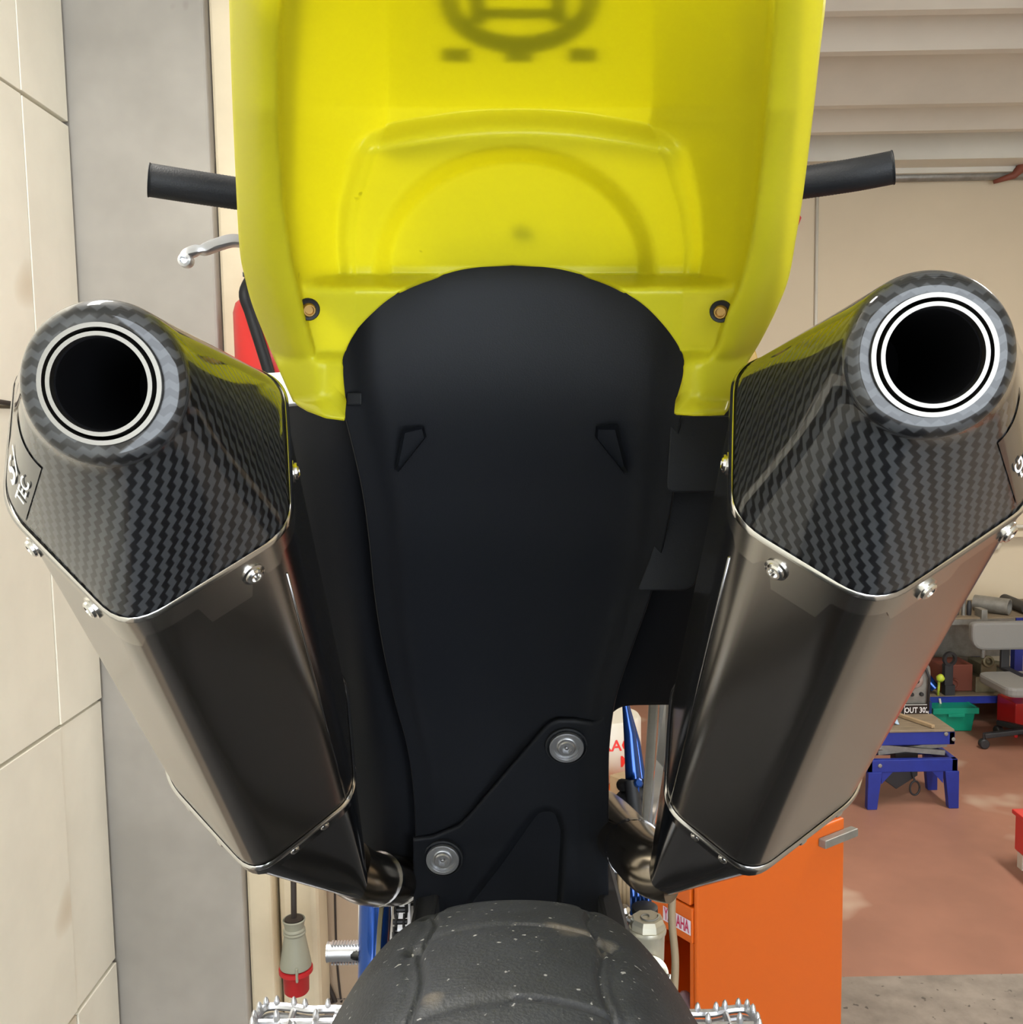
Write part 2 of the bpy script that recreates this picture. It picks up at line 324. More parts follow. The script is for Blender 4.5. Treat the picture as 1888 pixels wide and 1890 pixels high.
# ---- rear fender
def half_fender(side):
    if side < 0:
        outer = [(424, -90), (428, 0), (432, 150), (440, 350), (446, 460), (455, 510), (470, 565), (500, 640), (530, 710), (547, 746)]
        inner = [(512, -90), (512, 0), (511, 150), (512, 250), (520, 380), (536, 480), (556, 570), (572, 630), (580, 668), (590, 700), (600, 790)]
        bott = [(547, 746), (566, 757), (600, 769), (637, 774), (637, 742), (632, 690), (634, 655), (655, 612), (700, 565), (740, 537), (790, 516), (860, 496), (946, 488)]
        ceil = [(716, -90), (716, 200), (714, 228), (690, 290), (660, 380), (652, 440), (655, 500), (660, 800)]
        cx = [(960, -90), (958, 0), (948, 300), (946, 488)]
    else:
        outer = [(1523, -90), (1519, 0), (1508, 100), (1495, 220), (1478, 360), (1465, 440), (1452, 512), (1430, 570), (1400, 630), (1365, 690), (1338, 764)]
        inner = [(1432, -90), (1430, 0), (1424, 120), (1412, 250), (1400, 360), (1385, 460), (1362, 540), (1340, 590), (1325, 640), (1310, 664), (1300, 700), (1290, 790)]
        bott = [(1338, 764), (1310, 765), (1280, 765), (1244, 763), (1250, 735), (1262, 690), (1260, 655), (1235, 612), (1195, 568), (1155, 540), (1105, 517), (1030, 496), (946, 488)]
        ceil = [(1208, -90), (1205, 200), (1198, 225), (1225, 290), (1255, 380), (1266, 460), (1262, 500), (1250, 800)]
        cx = [(960, -90), (958, 0), (948, 300), (946, 488)]
    nu, nv = 110, 130
    O = spline(outer, nv); Cc = lin(cx, nv)
    # resample outer uniformly in length
    O = lin(O, nv)
    B = spline(bott[4:], 200); Bf = np.concatenate([lin(np.array(bott[:5]), 24), lin(B, nu - 23)[1:]]); T = lin([outer[0], cx[0]], nu)
    U = np.linspace(0, 1, nu)[:, None]; 
    # denser sampling of bottom columns: U parameter from bottom arc
    G = np.zeros((nv, nu, 2))
    for i in range(nv):
        v = i / (nv - 1)
        G[i] = (1 - U) * O[i] + U * Cc[i] + (1 - v) * T + v * Bf - ((1 - U) * (1 - v) * O[0] + U * (1 - v) * Cc[0] + (1 - U) * v * O[-1] + U * v * Cc[-1])
    for _ in range(500):        # elliptic smoothing keeps the grid free of folds
        xu = (G[1:-1, 2:] - G[1:-1, :-2]) / 2; xv = (G[2:, 1:-1] - G[:-2, 1:-1]) / 2
        al = (xv ** 2).sum(-1, keepdims=True); ga = (xu ** 2).sum(-1, keepdims=True); be = (xu * xv).sum(-1, keepdims=True)
        cr = (G[2:, 2:] - G[2:, :-2] - G[:-2, 2:] + G[:-2, :-2]) / 4
        G[1:-1, 1:-1] = (al * (G[1:-1, 2:] + G[1:-1, :-2]) + ga * (G[2:, 1:-1] + G[:-2, 1:-1]) - 2 * be * cr) / (2 * (al + ga) + 1e-9)
    px, py = G[..., 0], G[..., 1]
    iy = lambda c, y: np.interp(y, [q[1] for q in c], [q[0] for q in c])
    dl = np.interp(py, [-90, 0, 200, 400, 550, 680, 775], [.335, .36, .42, .495, .555, .61, .645])
    xo, xi, xc = iy(outer, py), iy(inner, py), iy(ceil, py)
    t = np.clip((px - xo) / (xi - xo), 0, 1)
    d = dl + 0.030 * (1 - t) ** 2.2 + 0.004 * t ** 3
    f = np.clip((px - xi) / (xc - xi), -0.2, 1.0)
    dceil = np.interp(py, [-90, 0, 196, 210, 262, 330, 420, 488, 600, 775], [.385, .440, .556, .560, .578, .605, .640, .665, .68, .69])
    wall0 = dl + 0.026
    side_d = wall0 + (dceil - wall0) * np.clip(f, 0, 1) ** 0.8
    ins = sstep(0.97, 1.06, (px - xo) / (xi - xo))
    # ledge with the bolt at the front of each side
    led = sstep(506, 538, py); led_d = np.interp(py, [514, 655], [.585, .618]) + 0.018 * (np.clip(f, 0, 1) - .4)
    side_d = side_d * (1 - led) + led_d * led
    # brow: the roof drops towards the tyre, with a rounded wheel hump in it
    yb = 206 + 26 * np.clip(np.abs(px - 955) / 240, 0, 1.2) ** 2
    r = np.sqrt(((px - 950) / 262) ** 2 + ((py - 500) / 232) ** 2)
    inb = sstep(0.68, 1.0, f) * (1 - led)
    drop = sstep(-8, 44, py - yb) * 0.026
    hump = (1 - sstep(0.86, 1.02, r)) * 0.024
    body = side_d + (-drop + hump) * inb
    d = d * (1 - ins) + body * ins
    # folded foot at the lower end with a flared lip
    foot = sstep(645, 674, py); d = d * (1 - foot) + (np.interp(py, [650, 738, 775], [.600, .612, .592]) + 0.00022 * np.maximum(0, np.abs(px - 592 if side < 0 else px - 1290) - 8)) * foot
    V = [W(px[i, j], py[i, j], d[i, j]) for i in range(nv) for j in range(nu)]
    return V, grid_faces(nv, nu), (px, py, d)
Va, Fa, Ga = half_fender(-1); Vb, Fb, Gb = half_fender(1)
# outer flank continues up and round from the visible edge so the shell has depth
def flank(G):
    px, py, d = G; V = []; nv = px.shape[0]
    for i in range(nv):
        p = W(px[i, 0], py[i, 0], d[i, 0]); s = -1 if px[i, 0] < 944 else 1
        for (a, b_, c_) in ((0, 0, 0), (0.000, 0.006, 0.002), (-0.002, 0.012, 0.006), (-0.005, 0.018, 0.012), (-0.009, 0.022, 0.020), (-0.012, 0.024, 0.026)): V.append(p + np.array([s * a, b_, c_]))
    return V, grid_faces(nv, 6)
Vc, Fc, = flank(Ga); Vd, Fd = flank(Gb)
bmv = MB(); bmv.add(Va, Fa); bmv.add(Vb, Fb); bmv.add(Vc, Fc); bmv.add(Vd, Fd)
def weld(o, dist=0.0002):
    bm = bmesh.new(); bm.from_mesh(o.data); bmesh.ops.remove_doubles(bm, verts=bm.verts, dist=dist); bmesh.ops.recalc_face_normals(bm, faces=bm.faces); bm.to_mesh(bm and o.data); bm.free(); o.data.shade_smooth()
fender = bmv.build('rear_fender', MT['yellow'], bike, smooth=True, label='fluorescent yellow translucent plastic rear fender'); weld(fender)
sm = fender.modifiers.new('thickness', 'SOLIDIFY'); sm.thickness = 0.0022; sm.offset = 0
# bolts in the ledges, moulding nub
for (px_, py_, d_) in ((571, 573, .578), (1329, 577, .578)):
    o_ = W(px_, py_, d_); ax = nrm(CP - o_ + np.array([-(px_ - 944) * 0.0003, 0, -0.15]))
    m = MB(); m.lathe(o_ - ax * 0.004, ax, [(0.0062, -0.002), (0.0068, 0.0015), (0.0062, 0.0022), (0.0050, 0.0016)], 24); w_ = m.build('bolt_seat', MT['rubber'], fender, smooth=True, angle=40)
    m = MB(); m.lathe(o_ - ax * 0.0035, ax, [(0.0040, -0.001), (0.0042, 0.003), (0.0034, 0.0042), (0.0028, 0.0042), (0.0024, 0.0022)], 20); m.build('bolt', MT['bronze'], fender, smooth=True, angle=40)
o_ = W(951, 408, .6405); ax = nrm(CP - o_ + np.array([0, 0, -0.3]))
m = MB(); m.lathe(o_, ax, [(0.0064, -0.006), (0.0060, 0.0006), (0.0052, 0.0010), (0.0038, 0.0002)], 24); m.build('moulding_nub', MT['yellow'], fender, smooth=True)
# emblem printed on the outer skin, dimly seen through the plastic: crowned gun-sight ring with an H bridge
def emblem():
    m = MB(); y0 = 0.0
    cxm, cy = 955, 10
    def P(px, py): return W(px, py, np.interp(py, [-90, 0, 196], [.385, .440, .556])) + np.array([0, 0.001, 0.003])
    def strip(pts, w):
        for a, b in zip(pts[:-1], pts[1:]):
            a = np.array(a, float); b = np.array(b, float); n = nrm(np.array([-(b - a)[1], (b - a)[0]])) * w / 2
            m.add([P(*(a - n)), P(*(b - n)), P(*(b + n)), P(*(a + n))], [[0, 1, 2, 3]])
    ring = [(cxm + 132 * math.cos(t), -10 + 88 * math.sin(t)) for t in np.linspace(-0.6, math.pi + 0.6, 28)]; strip(ring, 34)
    strip([(880, -80), (880, 40)], 28); strip([(1030, -80), (1030, 40)], 28); strip([(880, 20), (1030, 20)], 20)
    for x in (838, 955, 1072): strip([(x - 26, 97), (x + 26, 97)], 26)
    return m
em = emblem(); em.build('emblem', MT['black'], fender, solid=0.0004, label='dark emblem print showing through the yellow plastic')

# ---- seat, unseen from behind, placed to keep light off the fender arch
m = MB()
sec = []
for (yy, zc, hw, hh) in ((0.70, 2.075, 0.085, 0.022), (0.85, 2.075, 0.10, 0.045), (1.05, 2.05, 0.105, 0.06), (1.30, 2.06, 0.085, 0.06), (1.42, 2.08, 0.05, 0.04)):
    sec.append([(hw * math.copysign(abs(math.cos(t)) ** 0.6, math.cos(t)), yy, zc + hh * math.copysign(abs(math.sin(t)) ** 0.6, math.sin(t))) for t in np.linspace(0, 2 * math.pi, 24, endpoint=False)])
V = [p for s_ in sec for p in s_]; n_ = 24
m.add(V, [[i * n_ + k, i * n_ + (k + 1) % n_, (i + 1) * n_ + (k + 1) % n_, (i + 1) * n_ + k] for i in range(4) for k in range(n_)] + [list(range(n_)), list(range(4 * n_, 5 * n_))])
m.build('seat', MT['rubber'], bike, smooth=True)

# ---- black mudguard under the fender
GD = lambda y: float(np.interp(y, [440, 640, 800, 1000, 1200, 1330, 1560, 1760], [.700, .715, .745, .80, .865, .905, .955, .985]))
def guard_row(y, xl, xr, dep=0.03):
    d = GD(y); w = xr - xl
    return [(xl, y, d - dep), (xl + 0.05 * w, y, d - dep * .75), (xl + 0.13 * w, y, d - dep * 0.25), (xl + .3 * w, y, d), (xl + .5 * w, y, d + 0.004), (xl + .7 * w, y, d), (xr - 0.13 * w, y, d - dep * 0.25), (xr - 0.05 * w, y, d - dep * .75), (xr, y, d - dep)]
rows = [guard_row(440, 600, 1290), guard_row(560, 604, 1285), guard_row(680, 612, 1278), guard_row(780, 640, 1256), guard_row(900, 668, 1244), guard_row(1000, 682, 1226), guard_row(1100, 692, 1200), guard_row(1200, 708, 1165), guard_row(1290, 728, 1136, .025), guard_row(1380, 752, 1124, .02), guard_row(1470, 764, 1123, .016), guard_row(1580, 768, 1123, .014), guard_row(1740, 770, 1122, .01)]
mud = sheet('mudguard', rows, MT['black'], bike, 90, 60, solid=0.003, label='matt black inner mudguard')
# recessed pockets
for pts in ([(742, 792), (782, 786), (787, 806), (735, 872), (730, 866)], [(1100, 786), (1140, 783), (1160, 872), (1152, 874), (1098, 806)]):
    m = MB(); d = GD(825) - 0.010
    P_ = [W(x, y, GD(y) - 0.009 - (0.006 if (x < 760 or x > 1130) else 0.0)) for x, y in pts]
    cpt = np.mean(P_, 0); inn = [cpt + (p - cpt) * 0.72 + np.array([0, 0.010, 0]) for p in P_]; n_ = len(P_)
    m.add(P_ + inn, [[i, (i + 1) % n_, n_ + (i + 1) % n_, n_ + i] for i in range(n_)] + [list(range(n_, 2 * n_))])
    m.build('pocket', MT['black'], mud, smooth=True, angle=50)
# lower flap overlapping along a stepped seam
seam = [(763, 1547), (800, 1542), (848, 1522), (866, 1505), (1005, 1342), (1016, 1332), (1030, 1326), (1060, 1326), (1095, 1331), (1110, 1324), (1124, 1312)]
nc, nr = 120, 110
xs = np.linspace(763, 1123, nc); ty = np.interp(xs, [s[0] for s in seam], [s[1] for s in seam])
V = []
for i in range(nr):
    for j in range(nc):
        y = ty[j] + (1752 - ty[j]) * i / (nr - 1); x = xs[j]
        edge = min(x - 763, 1123 - x)
        d = GD(y) - 0.011 - 0.010 * float(1 - sstep(0, 60, edge)) + 0.004 * float(1 - sstep(0, 3, y - ty[j]))
        # pressed V-shaped relief
        # left flank from (1000,1495) to (858,1660), right flank x=1040
        lx = np.interp(y, [1488, 1500, 1520, 1660, 1760], [1000, 985, 968, 868, 800]); rx = np.interp(y, [1486, 1500, 1530, 1760], [1012, 1030, 1040, 1030])
        ins = float(sstep(-10, 14, x - lx) * sstep(-8, 12, rx - x) * sstep(1484, 1502, y)); d += 0.016 * ins
        V.append(W(x, y, d))
flap = mk('mud_flap', V, grid_faces(nr, nc), MT['black'], bike, smooth=True, solid=0.003, label='black lower mudguard flap with pressed V relief')
for (px_, py_) in ((1045, 1373), (818, 1577)):
    g_ = lambda x, y: W(x, y, GD(y) - 0.011); o_ = g_(px_, py_); ax = nrm(np.cross(g_(px_ + 8, py_) - o_, g_(px_, py_ - 8) - o_)); ax = ax if np.dot(ax, CP - o_) > 0 else -ax; o_ = o_ + ax * 0.0035 + (ax * 0.003 if px_ < 900 else 0)
    m = MB(); m.lathe(o_, ax, [(0.0195, -0.004), (0.0195, 0.001), (0.0180, 0.0014), (0.0178, -0.001)], 36); m.build('screw_recess', MT['rubber'], flap, smooth=True, angle=40)
    m = MB(); m.ring(o_, ax, 0.0118, 0.0158, 0.0034, 40); m.ring(o_, ax, 0.0128, 0.0148, 0.0042, 40); m.build('cup_washer', MT['screw_steel'], flap, smooth=True, angle=40)
    m = MB(); m.lathe(o_, ax, [(0.0120, 0), (0.0120, 0.0010)], 30); m.build('screw_seat', MT['screw_steel'], flap)
    # screw head with a real hexagonal socket
    u_ = nrm(np.cross(ax, (0.13, 0.31, 0.9))); v_ = np.cross(ax, u_); V = []
    for (r_, h_, hx) in ((.0092, .0006, 0), (.0092, .0014, 0), (.0082, .0018, 0), (.0080, .0044, 0), (.0070, .0056, 0), (.0042, .0056, 1), (.0042, .0016, 1)):
        for k in range(36):
            t = 2 * math.pi * k / 36; q_ = r_ / math.cos((t % (math.pi / 3)) - math.pi / 6) if hx else r_; V.append(o_ + ax * h_ + q_ * (math.cos(t) * u_ + math.sin(t) * v_))
    mk('screw', V, [[i * 36 + k, i * 36 + (k + 1) % 36, (i + 1) * 36 + (k + 1) % 36, (i + 1) * 36 + k] for i in range(6) for k in range(36)] + [list(range(36)), list(range(216, 252))], MT['screw_steel'], flap, smooth=True, angle=35)
    m = MB(); m.lathe(o_, ax, [(0.0018, 0.0016), (0.0017, 0.0040), (0.0008, 0.0044)], 14); m.build('socket_pin', MT['screw_steel'], flap, smooth=True)
# black side panels left and right of the mudguard
rows = [[(530, 735, .76), (580, 735, .745), (650, 735, .735), (700, 735, .75)], [(525, 860, .78), (580, 860, .765), (655, 860, .755), (710, 860, .775)], [(560, 1050, .83), (610, 1050, .82), (670, 1050, .81), (720, 1050, .83)],
        [(600, 1250, .89), (640, 1250, .88), (690, 1250, .87), (750, 1250, .89)], [(630, 1420, .93), (660, 1420, .92), (710, 1420, .915), (775, 1420, .93)], [(630, 1585, .965), (660, 1585, .955), (710, 1590, .95), (785, 1592, .965)]]
sheet('side_panel', rows, MT['black'], bike, 40, 24, label='matt black panel between mudguard and muffler')
rows = [[(1210, 735, .75), (1260, 735, .742), (1320, 735, .745), (1390, 735, .76)], [(1205, 860, .775), (1260, 860, .765), (1320, 860, .765), (1390, 860, .78)], [(1185, 1050, .83), (1230, 1050, .82), (1290, 1050, .82), (1390, 1050, .835)],
        [(1150, 1200, .88), (1200, 1200, .87), (1260, 1200, .87), (1340, 1200, .88)], [(1126, 1318, .91), (1150, 1302, .905), (1200, 1299, .905), (1258, 1299, .91)]]
sheet('side_panel', rows, MT['black'], bike, 40, 24, label='matt black panel between mudguard and muffler')
def plate(name, pts, dep, mat_, thick, parent, bev=0.002, **kw):
    P_ = [W(*(p if len(p) == 3 else (p[0], p[1], dep))) for p in pts]; m = MB(); n = nrm(np.mean(P_, 0) - CP); m.prism(P_, n * thick); return m.build(name, mat_, parent, bevel=bev, **kw)
def rpoly(pts, rad, k=5):
    out = []; n = len(pts)
    for i in range(n):
        p = np.array(pts[i], float); a = np.array(pts[i - 1], float); b = np.array(pts[(i + 1) % n], float); r = rad[i] if hasattr(rad, '__len__') else rad
        pa = p + nrm(a - p) * r; pb = p + nrm(b - p) * r
        for t in np.linspace(0, 1, k): out.append(tuple((1 - t) ** 2 * pa + 2 * t * (1 - t) * p + t * t * pb))
    return out
plate('frame_cover', rpoly([(1238, 768), (1360, 768), (1362, 909), (1229, 909)], [4, 4, 6, 18]), .715, MT['black'], 0.02, bike, label='flat black cover plate with rounded corner')
plate('frame_cover', rpoly([(1236, 905), (1340, 905), (1310, 984), (1282, 1080), (1262, 1090), (1176, 1090), (1200, 1030)], 8), .775, MT['black'], 0.02, bike, label='stepped black cover below the rounded plate')
plate('frame_cover', rpoly([(640, 724), (668, 724), (668, 748), (640, 748)], 4), .70, MT['black'], 0.02, bike)
# pale side panel tails peeping out beside the fender tips
plate('number_panel', [(470, 690), (536, 686), (560, 748), (520, 752), (480, 740)], .70, MT['alu'], 0.02, bike, label='silver tail of a side panel beside the fender')
plate('number_panel', [(1352, 716), (1376, 676), (1392, 690), (1370, 760), (1340, 744)], .70, MT['alu'], 0.02, bike, label='silver tail of a side panel beside the fender')
plate('indicator', rpoly([(1370, 655), (1392, 640), (1400, 668), (1376, 690)], 5), .69, MT['amber'], 0.02, bike, label='small amber lens beside the fender')

# ---- tyre
TT = W(945, 1661, .455); rr = nrm(RAY(945, 1661)); nn = nrm(np.cross(np.array([1., 0, 0]), rr)); nn = nn if nn[2] < 0 else -nn
R_T = 0.300; TH0 = math.atan2(-nn[2], -nn[1]); TC = TT + nn * R_T; TC[0] = W(945, 1700, .45)[0]
prof = [(-.083, .222), (-.0865, .232), (-.086, .242), (-.082, .249), (-.077, .2565), (-.071, .2665), (-.063, .2775), (-.054, .2865), (-.044, .2928), (-.030, .2972), (-.015, .2994), (0, .3000)]
prof = prof + [(-x, r) for x, r in prof[-2::-1]]
PP = spline([(x * .97, r) for x, r in prof], 281)
THS = np.concatenate([np.linspace(TH0 - .25, TH0 + .95, 460, endpoint=False), np.linspace(TH0 + .95, TH0 - .25 + 2 * math.pi, 150, endpoint=False)]); NA = len(THS)
V = []; PT = math.radians(12)
for th in THS:
    q_ = (th - TH0 - math.radians(13.8)) / PT; ph = (q_ + 0.5) % 1.0
    for (x, r) in PP:
        s = abs(x); dz = 0.0
        gx = 0.0325 + 0.0016 * math.sin(q_ * 2 * math.pi)
        dz += 0.0026 * math.exp(-((s - gx) / 0.0011) ** 2) + 0.0012 * math.exp(-((s - gx - .004) / 0.003) ** 2)
        if s < gx:
            bow = 0.5 + 0.10 * (s / gx) ** 2
            dz += (0.0024 * math.exp(-((ph - bow) / 0.020) ** 2) if x > 0.001 else 0.0012 * math.exp(-((ph - bow) / 0.06) ** 2))
        dz += 0.0036 * math.exp(-((s - gx - .003) / 0.0035) ** 2) * math.exp(-((ph - 0.66) / 0.07) ** 2)
        V.append((TC[0] + x, TC[1] + (r - dz) * math.cos(th), TC[2] + (r - dz) * math.sin(th)))
nP = len(PP)
tyre_mat = mat('worn_tyre_rubber', (0.031, 0.035, 0.043), 0.58, var=0.3, scale=40, bump=0.12, bscale=700)
mix_spots(tyre_mat, (0.34, 0.34, 0.34), 330, 0.69, 0.04); mix_spots(tyre_mat, (0.12, 0.105, 0.09), 24, 0.66, 0.05)
tyre = mk('rear_tyre', V, [[k * nP + j, k * nP + j + 1, ((k + 1) % NA) * nP + j + 1, ((k + 1) % NA) * nP + j] for k in range(NA) for j in range(nP - 1)], tyre_mat, bike, smooth=True, label='worn slick rear tyre with moulded tread lines')
m = MB(); X = np.array([1., 0, 0])
m.ring(TC - X * 0.062, X, 0.212, 0.236, 0.124, 64); rim = m.build('wheel_rim', MT['dark'], bike, smooth=True, angle=30)
m = MB(); m.lathe(TC - X * 0.06, X, [(0.03, 0), (0.034, 0.01), (0.022, 0.03), (0.022, 0.09), (0.034, 0.11), (0.03, 0.12)], 24); hub = m.build('wheel_hub', MT['dark'], bike, smooth=True, angle=30)
for k in range(18):
    t = 2 * math.pi * k / 18; s = 1 if k % 2 else -1; m = MB()
    m.tube([TC + np.array([s * 0.045, 0.028 * math.cos(t), 0.028 * math.sin(t)]), TC + np.array([s * 0.02, 0.215 * math.cos(t + 0.2 * s), 0.215 * math.sin(t + 0.2 * s)])], 0.002, 6); m.build('spoke', MT['alu'], bike)

# ---- mufflers
def rounded_section(poly, rad, n):
    P_ = np.array(rpoly(poly, rad, 9)); ang = np.arctan2(P_[:, 1], P_[:, 0]); r = np.hypot(P_[:, 0], P_[:, 1])
    o = np.argsort(ang); ang, r, P_ = ang[o], r[o], P_[o]
    th = np.linspace(-math.pi, math.pi, n, endpoint=False) ; out = []
    for t in th:
        d = np.array([math.cos(t), math.sin(t)]); best = None
        for i in range(len(P_)):
            a, b = P_[i], P_[(i + 1) % len(P_)]; e = b - a; den = d[0] * e[1] - d[1] * e[0]
            if abs(den) < 1e-12: continue
            tt = (a[0] * e[1] - a[1] * e[0]) / den; ss = (a[0] * d[1] - a[1] * d[0]) / den
            if tt > 0 and -1e-9 <= ss <= 1 + 1e-9: best = tt if best is None else max(best, tt)
        out.append(d * best)
    return th, np.array(out)
def loops(rings, closed=True, capA=False, capB=False):
    n = len(rings[0]); V = [p for r in rings for p in r]
    Fs = [[i * n + k, i * n + (k + 1) % n, (i + 1) * n + (k + 1) % n, (i + 1) * n + k] for i in range(len(rings) - 1) for k in range(n)]
    if capA: Fs.append(list(range(n))[::-1])
    if capB: Fs.append(list(range((len(rings) - 1) * n, len(rings) * n)))
    return V, Fs
NS = 144
def muffler(c):
    C_, E_, T_ = W(*c['base']), W(*c['far']), W(*c['tip']); a = nrm(C_ - E_)
    e1 = np.array([1., 0, 0]); e1 = nrm(e1 - a * np.dot(a, e1)); e2 = np.cross(a, e1); e2 = e2 if e2[2] > 0 else -e2
    ro = math.radians(c['roll']); e1, e2 = e1 * math.cos(ro) + e2 * math.sin(ro), e2 * math.cos(ro) - e1 * math.sin(ro)
    poly = []
    for (x_, y_) in c['poly']:
        rv = RAY(x_, y_); pt = CP + rv * (np.dot(C_ - CP, a) / np.dot(rv, a)) - C_; poly.append((np.dot(pt, e1), np.dot(pt, e2)))
    th, sec = rounded_section(poly, [.020, .018, .018, .03, .018, .018], NS)
    P3 = lambda pq, o, k=1.0: o + e1 * pq[0] * k + e2 * pq[1] * k
    ring = lambda o, k=1.0, off=0.0: [P3(q + nrm(q) * off, o, k) for q in sec]
    Lc = np.linalg.norm(C_ - E_)
    # can
    V, Fs = loops([ring(C_ + (E_ - C_) * t) for t in np.linspace(0, 1, 12)], capA=True, capB=True)
    can = mk('muffler', V, Fs, MT['titan'], bike, smooth=True, angle=50, label=c['label'])
    # lock seam along the inner corner
    k = int(NS * ((c['seam'] + 180) % 360) / 360); m = MB(); q = sec[k]
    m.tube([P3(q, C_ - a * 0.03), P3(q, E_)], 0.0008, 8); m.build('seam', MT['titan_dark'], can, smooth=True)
    # carbon end cap: ruled from the section to a round tip
    tn = nrm(np.asarray(c['tipn'], float)); t1 = np.array([1., 0, 0]); t1 = nrm(t1 - tn * np.dot(tn, t1)); t2 = np.cross(t1, tn); t2 = t2 if t2[2] > 0 else -t2
    R = c['R']; twist = math.radians(c.get('twist', 0))
    circ = lambda r, dep: [T_ - tn * dep + t1 * r * math.cos(t + twist) + t2 * r * math.sin(t + twist) for t in th]
    base0 = ring(C_ + a * 0.0, 1.0, 0.0005); base1 = ring(C_ + a * 0.006, 1.0, 0.0002)
    tipo = circ(R, 0.007)
    rings = [base0]; 
    for t in np.linspace(0, 1, 14): rings.append([p + (q_ - p) * t for p, q_ in zip(base1, tipo)])
    nside = len(rings)
    for f in np.linspace(0.2, 1, 5): rings.append(circ(R - 0.007 * (1 - math.cos(f * math.pi / 2)), 0.007 - 0.007 * math.sin(f * math.pi / 2)))
    rings.append(circ(R * 0.72, 0.0)); rings.append(circ(R * 0.70, 0.004))
    V, Fs = loops(rings); uv = []
    k0 = int(NS * 90 / 360)          # theta = -90, the lower ridge
    for i, rg in enumerate(rings):
        rg = np.array(rg)
        if i <= nside:
            seg = np.linalg.norm(np.roll(rg, -1, 0) - rg, axis=1); cum = np.concatenate([[0], np.cumsum(seg)]); arc = cum[:-1] - cum[k0]; tot = cum[-1]
            arc = np.where(arc > tot / 2, arc - tot, arc); vv = 0.0 if i == 0 else np.linalg.norm(np.array(rg[k0]) - np.array(rings[0][k0]))
            uv += [(x, vv) for x in arc]
        else:
            uv += [(np.dot(p - T_, t2), np.dot(p - T_, t1)) for p in rg]
    cap = mk('end_cap', V, Fs, MT['carbon'], can, smooth=True, angle=50, uv=uv, label='glossy carbon fibre end cap')
    # outlet rings and bore
    m = MB(); m.ring(T_ - tn * 0.003, tn, R * 0.660, R * 0.715, 0.0055, 72); m.build('outlet_ring', MT['ring_steel'], can, smooth=True, angle=40, label='bright steel outer outlet ring')
    m = MB(); m.ring(T_ - tn * 0.05, tn, R * 0.560, R * 0.610, 0.053, 72); m.build('outlet_tube', MT['ring_steel'], can, smooth=True, angle=40, label='bright steel inner outlet tube')
    m = MB(); m.ring(T_ - tn * 0.11, tn, R * 0.54, R * 0.561, 0.1085, 72); m.lathe(T_ - tn * 0.112, tn, [(R * 0.7, 0), (R * 0.7, 0.003)], 40); m.build('bore', MT['bore'], can, smooth=True, angle=40)
    m = MB(); m.ring(T_ - tn * 0.035, tn, R * 0.60, R * 0.72, 0.005, 72); m.build('outlet_gap', MT['bore'], can)
    # polished clamp band with tabs at the cap joint
    ang = np.degrees(th)
    lowL = np.full(NS, 0.010)
    for (t0, t1_, ln) in c['tabs']:
        msk = ((ang - t0) % 360) <= ((t1_ - t0) % 360); lowL[msk] = ln
    up = ring(C_ + a * 0.002, 1.0, 0.0016); up2 = ring(C_ + a * 0.002, 1.0, 0.0002); lo = [P3(q + nrm(q) * 0.0014, C_ - a * l_) for q, l_ in zip(sec, lowL)]; lo2 = [P3(q + nrm(q) * 0.0001, C_ - a * l_) for q, l_ in zip(sec, lowL)]
    V, Fs = loops([up2, up, lo, lo2]); mk('clamp_band', V, Fs, MT['band'], can, smooth=True, angle=40)
    V, Fs = loops([ring(C_ + a * f, 1.0, o_) for f, o_ in ((0.0015, 0.001), (0.0035, 0.0028), (0.0055, 0.001))]); mk('rim_bead', V, Fs, MT['chrome'], can, smooth=True)
    def outn(k):
        tng = sec[(k + 1) % NS] - sec[k - 1]; n2 = nrm(np.array([tng[1], -tng[0]])); n2 = n2 if np.dot(n2, sec[k]) > 0 else -n2; return e1 * n2[0] + e2 * n2[1]
    for tdeg in c['bolts']:
        k = int(NS * ((tdeg + 180) % 360) / 360); n3 = outn(k); o_ = P3(sec[k], C_ - a * 0.0095) + n3 * 0.0012
        m = MB(); m.lathe(o_, n3, [(0.0062, 0), (0.0062, 0.0012), (0.0048, 0.0016), (0.0046, 0.0028), (0.0036, 0.0036), (0.0026, 0.0036), (0.0020, 0.0018)], 24); m.build('bolt', MT['chrome'], can, smooth=True, angle=35)
    # far end: bead, band with rivets, inlet cone
    V, Fs = loops([ring(E_ + a * f, 1.0, o_) for f, o_ in ((0.003, 0.0005), (0.0015, 0.0024), (-0.0005, 0.0026), (-0.0025, 0.0008))]); mk('rim_bead', V, Fs, MT['chrome'], can, smooth=True)
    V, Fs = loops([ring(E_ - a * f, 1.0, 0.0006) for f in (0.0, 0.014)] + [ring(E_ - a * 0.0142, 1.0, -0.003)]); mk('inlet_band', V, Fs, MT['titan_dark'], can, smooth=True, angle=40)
    I_ = W(*c['inlet']); inn = nrm(np.asarray(c['inln'], float)); i1 = np.array([1., 0, 0]); i1 = nrm(i1 - inn * np.dot(inn, i1)); i2 = np.cross(i1, inn); i2 = i2 if i2[2] > 0 else -i2
    if np.dot(i2, e2) < 0: i2 = -i2
    ci = [I_ + i1 * c['ir'] * math.cos(t) + i2 * c['ir'] * math.sin(t) for t in th]; b0 = ring(E_ - a * 0.013, 1.0, -0.0012)
    rg = [[p + (q_ - p) * t for p, q_ in zip(b0, ci)] for t in np.linspace(0, 1, 14)]
    V, Fs = loops(rg); mk('inlet_cone', V, Fs, MT['titan_dark'], can, smooth=True, angle=50)
